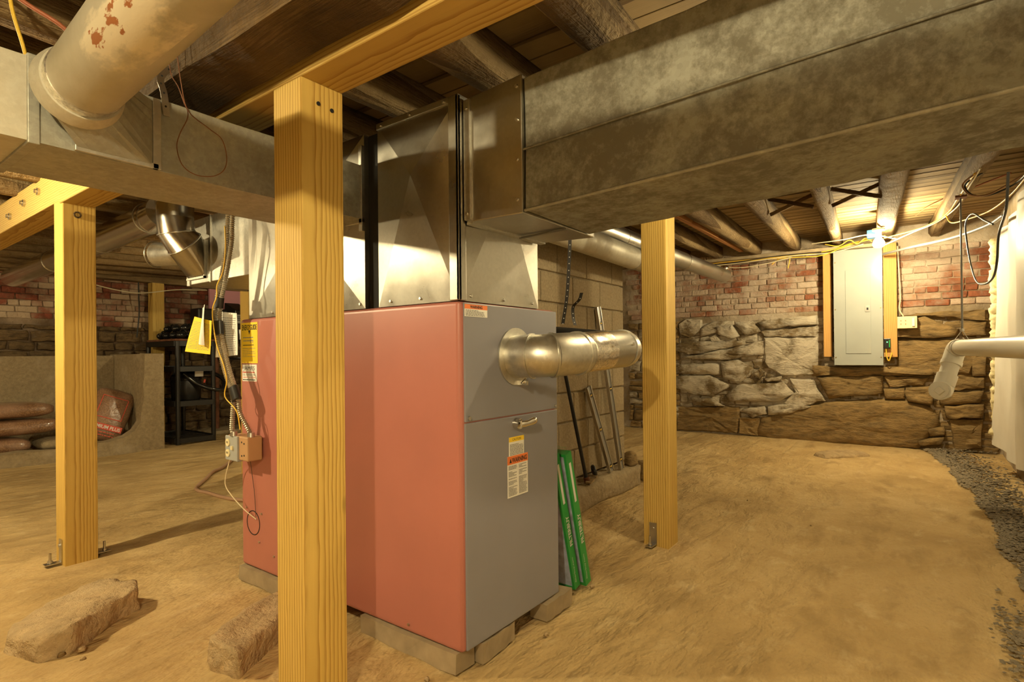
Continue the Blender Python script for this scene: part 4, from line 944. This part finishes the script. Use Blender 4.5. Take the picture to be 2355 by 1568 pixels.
for q in range(260): chip(2.55+r_.gauss(0,.22), -.26+r_.gauss(0,.03), .008, r_.uniform(.008,.016))
gv = gr.build('gravel', MAT['gravel'], origin=(5,-.4,0)); tag(gv, 'grey slate gravel strip along the foot of the white sheeting', 'gravel', kind='stuff')
pv = thing('drain_pipe', 'white plastic drain pipe with elbow and clean-out plug at right', 'pipe', (5.3,-.2,.7))
P0, P1, P2 = V((2.9,-.435,1.045)), V((5.27,-.20,1.055)), V((5.2,-.107,.745))
MB().tube([P0, P1], .056, 28).build('horizontal_run', MAT['pvc'], pv)
d1 = (P1-P0).normalized(); d2 = (P2-P1).normalized()
el = [P1-d1*.07, P1-d1*.03, P1+d1*.02+d2*.01, P1+d1*.035+d2*.04, P1+d1*.03+d2*.075, P1+d1*.02+d2*.12]
MB().tube(spline(el, 4), .063, 28).build('elbow', MAT['pvc'], pv)
MB().tube([P1+d1*.02+d2*.11, P1+d2*.14+d1*.015], .067, 28).build('hub', MAT['pvc'], pv)
PE = P1 + d2*.29
MB().tube([P1+d1*.02+d2*.13, PE], .056, 28).build('drop_run', MAT['pvc'], pv)
MB().tube([P1+d2*.215+d1*.008, PE+d2*.01], .066, 28).build('hub', MAT['pvc'], pv)
MB().ball(PE+d2*.03, .068, 20, 12).build('tee_body', MAT['pvc'], pv)
cn = V((-.96,.20,.02)).normalized(); cc = PE+d2*.045
MB().tube([cc, cc+cn*.075], .068, 28).build('clean_out_hub', MAT['pvc'], pv)
plg = MB().tube([cc+cn*.07, cc+cn*.085], .056, 28).build('clean_out_plug', MAT['pvc'], pv)
e_ = cn.cross(V((0,0,1))).normalized(); g_ = e_.cross(cn); a_ = cc+cn*.085
MB().add([a_+e_*.036, a_+g_*.036, a_-e_*.036, a_-g_*.036, a_+e_*.03+cn*.02, a_+g_*.03+cn*.02, a_-e_*.03+cn*.02, a_-g_*.03+cn*.02], [(0,1,5,4),(1,2,6,5),(2,3,7,6),(3,0,4,7),(4,5,6,7)]).build('square_nut', MAT['pvc'], plg)
hr = thing('rod_hanger', 'threaded rod hanger carrying the white drain pipe', 'hanger', (5.1,-.255,1.1))
MB().cyl((5.1,-.222,1.18),(5.1,-.222,2.14), .006, None, 8).build('threaded_rod', MAT['conduit_grey'], hr)
hp = (P1-P0)*((5.1-P0.x)/(P1.x-P0.x))+P0
MB().torus(hp, d1, .060, .003, 28, 6).build('ring', MAT['steel'], hr)
MB().tube([hp+V((0,.045,.045)), (5.1,-.222,1.18), hp+V((0,-.045,.045))], .003, 6).build('clevis', MAT['steel'], hr)
MB().cyl((5.1,-.222,1.17),(5.1,-.222,1.19), .011, None, 6).build('nut', MAT['steel'], hr)
MB().box((5.06,-.255,2.12),(5.14,-.19,2.135)).build('top_plate', MAT['rust'], hr)
tag(rough('flat_stone', 'rock', [(6.15,.78),(6.5,.42),(6.62,.45),(6.75,.6),(6.5,.85),(6.3,.92)], .025, taper=.9, amp=.008, cuts=3, seed=4), 'flat pale stone lying on the floor before the breaker panel', 'stone')
# ================================================================== left side: outlet box, conduits, papers
def flex(name, label, pts, r, mat='flex', pitch=.0095):
    sp_ = spline(pts, 24); L = [0]
    for a, b in zip(sp_, sp_[1:]): L.append(L[-1]+(b-a).length)
    n = int(L[-1]/pitch); out = []; rs = []; k = 0
    for i in range(n*2+1):
        d = L[-1]*i/(n*2)
        while k < len(L)-2 and L[k+1] < d: k += 1
        t = (d-L[k])/max(1e-9, L[k+1]-L[k]); out.append(sp_[k].lerp(sp_[k+1], t)); rs.append(r*1.05 if i % 2 else r*.74)
    o = MB().tube(out, rs, 10, smooth=False).build(name, MAT[mat]); return tag(o, label, 'conduit')
cp = [(1.27,2.492,2.0),(1.25,2.491,1.646),(1.25,2.50,1.545),(1.25,2.554,1.393),(1.25,2.604,1.278),(1.25,2.606,1.158),(1.25,2.529,.979),(1.25,2.458,.865)]
flex('flexible_conduit', 'ribbed metal conduit hanging to the left knockout of the outlet box', [(x,y+.014,z) for x,y,z in cp]+[(1.25,2.475,.77),(1.255,2.490,.715),(1.262,2.490,.69)], .0105)
flex('flexible_conduit', 'ribbed metal conduit hanging to the right knockout of the outlet box', [(x+.008,y-.013,z) for x,y,z in cp]+[(1.262,2.432,.79),(1.275,2.40,.73),(1.285,2.385,.693)], .0105)
MB_ = MB
for lb, a, b in (('black tape wrapped on the conduits above the papers', (1.254,2.594,1.31), (1.254,2.604,1.265)), ('black tape wrapped on the conduits above the outlet box', (1.254,2.475,.90), (1.254,2.445,.845)), ('black tape wrapped on the conduits behind the papers', (1.254,2.606,1.20), (1.254,2.600,1.14))):
    mb = MB().tube([a, b], .030, 14)
    for v in mb.v: v.x = 1.254+(v.x-1.254)*.62
    tag(mb.build('tape_wrap', MAT['black_plastic']), lb, 'tape')
cable('thin_wire', 'thin tan wire twisted around the hanging conduits', [(1.235,2.50,1.62),(1.23,2.485,1.52),(1.235,2.52,1.42),(1.228,2.56,1.36),(1.228,2.565,1.31),(1.225,2.60,1.24),(1.225,2.565,1.10),(1.225,2.50,1.00),(1.228,2.48,.93),(1.235,2.51,.86),(1.24,2.42,.80),(1.245,2.40,.72)], .0028, 'cable_yellow', 'wire')
jb = thing('outlet_box', 'grey and brown outlet box hanging beside the maroon furnace side', 'outlet', (1.29,2.45,.57))
MB().box((1.262,2.37,.578),(1.33,2.545,.685)).build('box_body', MAT['kraft'], jb, bevel=.006)
fc = MB().box((1.254,2.448,.572),(1.264,2.552,.683)).build('cover_plate', MAT['box_grey'], jb, bevel=.004)
MB().box((1.254,2.445,.572),(1.332,2.452,.683)).build('side_edge', MAT['box_grey'], jb, bevel=.002)
for zz in (.652,.605):
    rc = MB().cyl((1.255,2.525,zz),(1.250,2.525,zz), .017, None, 20).build('receptacle', MAT['ivory'], jb)
    for yy in (2.519,2.531): MB().box((1.2485,yy-.0012,zz-.003),(1.2502,yy+.0012,zz+.006)).build('slot', MAT['ink'], rc)
MB().box((1.246,2.478,.622),(1.255,2.490,.640)).build('toggle_switch', MAT['ivory'], jb, bevel=.002)
for (yy, zz) in ((2.42,.66),(2.40,.655),(2.42,.60),(2.40,.603)): MB().cyl((1.262,yy,zz),(1.2605,yy,zz),.004,None,8).build('knockout', MAT['ink'], jb)
for (xx, yy) in ((1.262,2.49),(1.285,2.385)): MB().cyl((xx,yy,.683),(xx,yy,.703), .016, .014, 12).build('conduit_connector', MAT['steel'], jb)
cable('thin_wire', 'thin tan wire running from the outlet box to the furnace knockout', [(1.275,2.54,.58),(1.28,2.576,.54),(1.28,2.606,.45),(1.29,2.56,.395),(1.31,2.49,.34),(1.335,2.437,.30)], .0024, 'cable_white', 'wire')
cable('thin_wire', 'thin dark wire hanging from the outlet box along the maroon side', [(1.325,2.47,.58),(1.332,2.465,.50),(1.334,2.45,.42),(1.335,2.44,.31)], .0012, 'cable_black', 'wire')
cable('floor_hose', 'tan cord lying on the floor left of the furnace', [(2.9,5.75,.008),(2.81,5.57,.012),(2.55,5.25,.012),(2.412,5.129,.012),(2.25,4.90,.012),(2.045,4.62,.012),(2.0,4.48,.012),(2.012,4.38,.012),(2.012,4.15,.012),(2.045,3.95,.012),(2.2,3.6,.012)], .014, 'hose')
def paper(name, label, corners, mat, lines, curl=.012, rows=22, ink='ink', seed=0):
    a, b, c, d = [V(p) for p in corners]; t = thing(name, label, 'paper', (a+b+c+d)/4)   # tl, tr, br, bl
    n_ = (b-a).cross(d-a).normalized(); vs = []; fs = []; k = 8
    f = lambda u, v: a.lerp(b, u).lerp(d.lerp(c, u), v) + n_*(curl*math.sin(u*2.6+v*1.7+seed))
    for side in (0, 1):
        for j in range(k+1):
            for i in range(k+1): vs.append(f(i/k, j/k)-n_*.0008*side)
    for j in range(k):
        for i in range(k):
            q = j*(k+1)+i; fs.append((q, q+1, q+k+2, q+k+1)); m = (k+1)**2; fs.append((m+q, m+q+k+1, m+q+k+2, m+q+1))
    MB().add(vs, fs, True).build('sheet', MAT[mat], t, fix=False)
    if lines:
        mb = MB(); r_ = random.Random(seed)
        for r in range(rows):
            v = .12+.8*r/rows; u = .08
            while u < lines:
                L = r_.uniform(.03,.10); e = min(u+L, .93)
                for sgn in (1, -1):
                    p_, q_ = f(u, v+r_.uniform(-.004,.004)), f(e, v+r_.uniform(-.004,.004)); o_ = n_*.0012*sgn - (n_*.0008 if sgn < 0 else V((0,0,0))); h_ = (d-a)*.011
                    mb.add([p_+o_, q_+o_, q_+o_+h_, p_+o_+h_], [(0,1,2,3)])
                u = e+.02
        mb.build('handwriting', MAT[ink], t, fix=False)
    return t
paper('note_sheet', 'yellow handwritten note hanging on the conduits', [(1.215,2.752,1.228),(1.215,2.575,1.200),(1.215,2.612,1.049),(1.215,2.838,1.065)], 'yellow', .92, .006, 18, 'inkgrey', 3)
paper('note_sheet', 'white ruled paper hanging behind the yellow note', [(1.285,2.66,1.25),(1.285,2.51,1.235),(1.285,2.495,1.045),(1.285,2.705,1.035)], 'white', .9, .006, 16, 'inkgrey', 5)
paper('paper_tag', 'small curled white paper in front of the yellow note', [(1.195,2.655,1.262),(1.205,2.60,1.275),(1.205,2.625,1.09),(1.20,2.668,1.10)], 'white', 0, .015, 4, 'ink', 8)
# ================================================================== concrete bin with pellet bags
bn = thing('concrete_bin', 'old concrete bin with a broken front wall at far left', 'bin', (1.8,7.5,0))
prof = [(2.765,-.03),(2.765,1.085),(2.57,1.083),(2.565,.84),(2.55,.72),(2.56,.60),(2.535,.45),(2.525,.33),(2.47,.24),(2.38,.175),(2.22,.14),(2.05,.145),(1.8,.12),(1.5,.135),(1.2,.115),(.6,.12),(.6,-.03)]
mb = MB(); n = len(prof); r_ = random.Random(1)
vs = [(x,7.03+r_.uniform(-.004,.004),z) for x,z in prof]+[(x,7.17+r_.uniform(-.01,.01),z+r_.uniform(-.01,.01)) for x,z in prof]
mb.add(vs, [tuple(range(n)), tuple(range(2*n-1,n-1,-1))]+[(i,(i+1) % n,n+(i+1) % n,n+i) for i in range(n)]); mb.build('front_wall', MAT['concrete'], bn)
MB().box((2.59,7.17,-.03),(2.762,8.14,1.083)).build('side_wall', MAT['concrete'], bn, bevel=.006)
MB().box((.6,8.0,-.03),(2.59,8.14,1.07)).build('rear_wall', MAT['concrete'], bn, bevel=.006)
def bag(label, c, sz, rot=(0,0,0), mat='bag', print_=None):
    t = thing('pellet_bag', label, 'bag', c); mb = MB(); nu, nv = 20, 12; vs = []; fs = []
    e = lambda x, p_: math.copysign(abs(x)**p_, x)
    for j in range(nv+1):
        ph = -math.pi/2+math.pi*j/nv
        for i in range(nu):
            th = 2*math.pi*i/nu
            x, y, z = e(math.cos(ph),.5)*e(math.cos(th),.35), e(math.cos(ph),.5)*e(math.sin(th),.35), e(math.sin(ph),.8)
            w_ = 1+.05*noise.noise((x*2+c[0]*3, y*2, z*2))
            vs.append(V((x*sz[0]/2*w_, y*sz[1]/2*w_, z*sz[2]/2*w_)))
    for j in range(nv):
        for i in range(nu): a = j*nu+i; b = j*nu+(i+1) % nu; fs.append((a, b, b+nu, a+nu))
    R_ = Matrix.Rotation(rot[2],4,'Z') @ Matrix.Rotation(rot[1],4,'Y') @ Matrix.Rotation(rot[0],4,'X')
    mb.add([V(c)+R_@v for v in vs], fs, True); mb.build('sack', MAT[mat], t)
    if print_:
        up_v = R_@V((0,1,0)); rt_v = R_@V((1,0,0)); n_ = R_@V((0,0,1)); o = V(c)+n_*(sz[2]/2*1.035)
        m_ = MB(); m_.quad(o-rt_v*sz[0]*.42-up_v*sz[1]*.34, rt_v*sz[0]*.84, up_v*.065); m_.build('printed_band', MAT['inkred'], t, fix=False)
        text(print_, .055, o-up_v*(sz[1]*.34-.012)+n_*.002, rt_v, up_v, MAT['white'], t, align='CENTER', width=sz[0]*.76, bold=.001)
        m_ = MB(); w2, h2, th = sz[0]*.62, sz[1]*.42, .008; q = o-rt_v*w2/2-up_v*sz[1]*.12
        for (a, b) in ((0,0),): 
            m_.quad(q, rt_v*w2, up_v*th); m_.quad(q+up_v*h2, rt_v*w2, up_v*th); m_.quad(q, rt_v*th, up_v*h2); m_.quad(q+rt_v*w2, rt_v*th, up_v*h2)
        fr_ = m_.build('printed_frame', MAT['inkred'], t, fix=False); fr_['kind'] = 'stuff'
        print_lines(t, o-rt_v*sz[0]*.36-up_v*sz[1]*.46, rt_v, up_v, sz[0]*.7, .05, 3, MAT['inkred'], 4, .001)
    return t
bag('leaning pellet bag with a dark red PLUS band in the bin', (2.34,7.42,.40), (.40,.60,.16), (math.radians(68), math.radians(22), math.radians(-12)), print_='PREMIUM PLUS')
bag('brown pellet bag on top of the pile in the bin', (1.42,7.52,.515), (.85,.5,.16))
bag('brown pellet bag in the middle of the pile in the bin', (1.46,7.50,.345), (.88,.5,.165))
bag('brown pellet bag at the bottom left of the pile in the bin', (1.33,7.45,.17), (.62,.45,.16))
bag('pale bag lying at the bottom of the bin', (1.885,7.46,.145), (.36,.42,.12), mat='concrete')
bag('brown pellet bag lying behind the leaning bag', (2.20,7.80,.33), (.50,.36,.17))
# ================================================================== plastic shelf and what stands on it
SX0, SX1, SY0, SY1 = 2.92, 3.40, 7.10, 8.0
se = thing('shelf_unit', 'black plastic shelf unit beside the concrete bin', 'shelf', (3.16,7.55,0))
def tier(z, h_=.06):
    c_ = .05; ol = [(SX0+c_,SY0),(SX1-c_,SY0),(SX1,SY0+c_),(SX1,SY1-c_),(SX1-c_,SY1),(SX0+c_,SY1),(SX0,SY1-c_),(SX0,SY0+c_)]
    n = len(ol); mb = MB(); mb.add([(x,y,z-h_) for x,y in ol]+[(x,y,z) for x,y in ol]+[(x*.94+3.16*.06,y*.97+7.55*.03,z-h_) for x,y in ol]+[(x*.94+3.16*.06,y*.97+7.55*.03,z) for x,y in ol],
        [(i,(i+1) % n,n+(i+1) % n,n+i) for i in range(n)]+[(2*n+i,3*n+i,3*n+(i+1) % n,2*n+(i+1) % n) for i in range(n)]+[(i,2*n+i,2*n+(i+1) % n,(i+1) % n) for i in range(n)]+[(n+i,n+(i+1) % n,3*n+(i+1) % n,3*n+i) for i in range(n)])
    tr_ = mb.build('tier_rim', MAT['black_plastic'], se)
    for k in range(9):
        y = SY0+.06+k*.097; MB().box((SX0+.03,y,z-.022),(SX1-.03,y+.06,z-.008)).build('tier_slat', MAT['black_plastic'], tr_)
for z in (.075,.515,.93,1.235): tier(z)
for (x_, y_) in ((SX0+.035,SY0+.035),(SX1-.035,SY0+.035),(SX0+.035,SY1-.035),(SX1-.035,SY1-.035)):
    MB().cyl((x_,y_,0),(x_,y_,1.23), .026, None, 12).build('leg', MAT['black_plastic'], se)
tag(MB().box((2.93,7.14,1.238),(3.39,7.95,1.262)).build('thin_board', MAT['rust'], bevel=.003), 'thin brown board lying on the black shelf top', 'board')
r_ = random.Random(8)
JK = ['round black plastic cap on the left of the shelf top', 'black plastic elbow fitting on the shelf top', 'black plastic handle piece at the shelf corner', 'large black plastic housing on the shelf top', 'black plastic nozzle lying toward the left edge', 'black ribbed plastic tube on the shelf top', 'small shiny black knob on the shelf top', 'black plastic bracket piece on the right of the shelf top',
  'black plastic cap lying on top of the other black parts at left', 'black plastic tube lying on top of the other black parts', 'black plastic clamp lying on top near the shelf middle', 'black plastic fitting lying on top near the yellow note', 'shiny black lever lying on top at the shelf corner', 'shiny black collar lying on top at the far shelf end']
for i, lb in enumerate(JK):
    if i < 8: x_, y_, z = 3.03+.22*(i % 2), 7.22+.185*(i//2)+.05*(i % 2), 1.265
    else: j = i-8; x_, y_, z = 3.09+.14*(j % 2), 7.26+.115*j, 1.355
    t = thing('plastic_part', lb, 'plastic part', (x_,y_,z)); a = r_.uniform(0,3.1); d_ = V((math.cos(a), math.sin(a), r_.uniform(.05,.45)))
    MB().tube(spline([V((x_,y_,z+.035)), V((x_,y_,z+.045))+d_*.06, V((x_,y_,z+.03))+d_*.11+V((.01,.015,0))], 4), [.03,.032,.034,.034,.032,.03,.028,.024,.022], 12).build('body', MAT['black_shiny'], t)
    MB().ball((x_,y_,z+.045), .05, 12, 8, (1.1,.9,.85)).build('housing', MAT['black_shiny'], t)
    MB().torus(V((x_,y_,z+.05))+d_*.06, d_, .038, .009, 16, 6).build('rim', MAT['black_shiny'], t)
vc = thing('shop_vacuum', 'black shop vacuum with a hose on the middle shelf', 'vacuum', (3.17,7.42,.515))
MB().tube([(3.17,7.42,.515),(3.17,7.42,.53),(3.17,7.42,.74),(3.17,7.42,.76)], [.15,.16,.17,.16], 28).build('drum', MAT['black_plastic'], vc)
MB().tube([(3.17,7.42,.76),(3.17,7.42,.80),(3.17,7.42,.86),(3.17,7.42,.88)], [.175,.17,.13,.06], 28).build('lid', MAT['black_shiny'], vc)
MB().tube(spline([(3.08,7.28,.84),(3.2,7.22,.72),(3.36,7.12,.64),(3.47,7.12,.64),(3.53,7.2,.74),(3.45,7.3,.83),(3.3,7.34,.84)], 8), .024, 12).build('hose', MAT['black_shiny'], vc)
MB().box((3.20,7.245,.80),(3.30,7.26,.87)).build('rating_plate', MAT['white'], vc, bevel=.003)
MB().cyl((3.31,7.25,.72),(3.32,7.25,.76), .012, None, 10).build('red_switch', MAT['inkred'], vc)
# drill press behind the shelf
dp = thing('drill_press', 'dark drill press standing behind the shelf and papers', 'drill press', (3.86,7.9,0))
MB().box((3.55,7.6,0),(4.2,8.1,.05)).build('base_plate', MAT['concrete'], dp, bevel=.01)
MB().cyl((3.78,7.92,.05),(3.78,7.92,1.45), .033, None, 18).build('column', MAT['rust'], dp)
hd_ = MB().box((3.48,7.78,1.50),(3.98,8.02,1.70)).build('motor_housing', MAT['black_plastic'], dp, bevel=.02)
MB().add([(3.86,7.55,1.42),(4.07,7.55,1.42),(4.07,7.85,1.42),(3.86,7.85,1.42),(3.86,7.55,1.68),(4.07,7.55,1.68),(4.07,7.85,1.80),(3.86,7.85,1.80)], [(3,2,1,0),(4,5,6,7),(0,1,5,4),(1,2,6,5),(2,3,7,6),(3,0,4,7)]).build('head', MAT['black_plastic'], dp, bevel=.012)
MB().quad((3.88,7.548,1.50), (.17,0,0), (0,0,.12)).build('name_plate', MAT['box_grey'], dp, fix=False)
print_lines(dp, (3.89,7.546,1.51), XR, ZU, .15, .09, 4, MAT['ink'], 4, .001)
MB().cyl((3.97,7.62,1.42),(3.97,7.62,1.28), .035, .03, 16).build('quill', MAT['steel'], dp)
MB().cyl((3.97,7.62,1.28),(3.97,7.62,1.18), .028, .012, 16).build('chuck', MAT['black_shiny'], dp)
MB().cyl((3.97,7.62,1.02),(3.97,7.62,1.035), .15, None, 24).box((3.78,7.62,1.0),(3.97,7.92,1.03)).build('table', MAT['black_plastic'], dp)
tag(MB().box((3.815,8.17,1.52),(5.2,8.215,2.05)).build('foam_board', MAT['pink'], bevel=.003), 'pink rigid foam board fixed to the back wall', 'board')
tag(MB().beam((1.0,8.12,2.06),(5.3,8.12,2.06), .2, .09, seg=10, jit=.006, seed=5).build('sill_beam', MAT['joist']), 'old timber sill along the top of the back brick wall', 'beam')
cable('wall_cable', 'white cable drooping along the top of the back brick wall', [(2.2,8.0,1.98),(2.5,8.0,1.90),(2.8,8.0,1.86),(3.0,8.0,1.88),(3.3,8.0,1.94),(3.7,8.0,1.97)], .007, 'cable_white')
cable('wall_cable', 'dark cable hanging down the back brick wall', [(2.86,8.0,2.0),(2.88,8.05,1.8),(2.9,8.1,1.6),(2.88,8.12,1.3)], .008, 'cable_black')
# ================================================================== rocks in the foreground
rk = rough('floor_rock', 'rock', [(.50,2.63),(.56,2.45),(.635,2.425),(.74,2.50),(.86,2.575),(.935,2.60),(.95,2.70),(.93,2.86),(.83,2.95),(.66,2.90)], [.05,.075,.088,.092,.095,.10,.09,.07,.055,.045], taper=.95, amp=.018, freq=11, cuts=5, seed=2); tag(rk, 'large flat brown rock half buried left of the nearest post', 'rock')
cbk = rough('broken_block', 'rock', [(.885,1.935),(.905,1.765),(.945,1.79),(1.28,1.96),(1.25,2.12),(1.10,2.07)], .095, taper=.99, amp=.011, freq=16, cuts=5, seed=6); tag(cbk, 'broken concrete block on the dirt behind the nearest post', 'block')
PB = [((.675,2.41), .022, 'tan pebble beside the large flat rock'), ((.625,2.43), .016, 'dark pebble beside the large flat rock'), ((.66,2.34), .010, 'small grey pebble before the large flat rock'), ((2.19,1.19), .018, 'pale pebble at the foot of the air filters'), ((1.72,1.13), .013, 'pale pebble in front of the furnace base'), ((1.26,1.28), .016, 'brown pebble by the furnace front corner'), ((1.20,1.22), .020, 'flaky stone chip by the furnace front corner'), ((3.70,.55), .012, 'dark pebble on the open floor at right'), ((4.1,1.0), .010, 'dark pebble beyond the bracketed post')]
for i, ((x_, y_), s_, lb) in enumerate(PB):
    k = 6; tag(rough('pebble', 'rock' if 'dark' not in lb else 'stone', [(x_+s_*(1+.3*math.sin(i+q*2))*math.cos(q*6.283/k), y_+s_*(.8+.2*math.cos(i*2+q))*math.sin(q*6.283/k)) for q in range(k)], s_*.9, taper=.6, amp=.003, freq=40, cuts=1, z0=-.004, seed=i), lb, 'pebble')
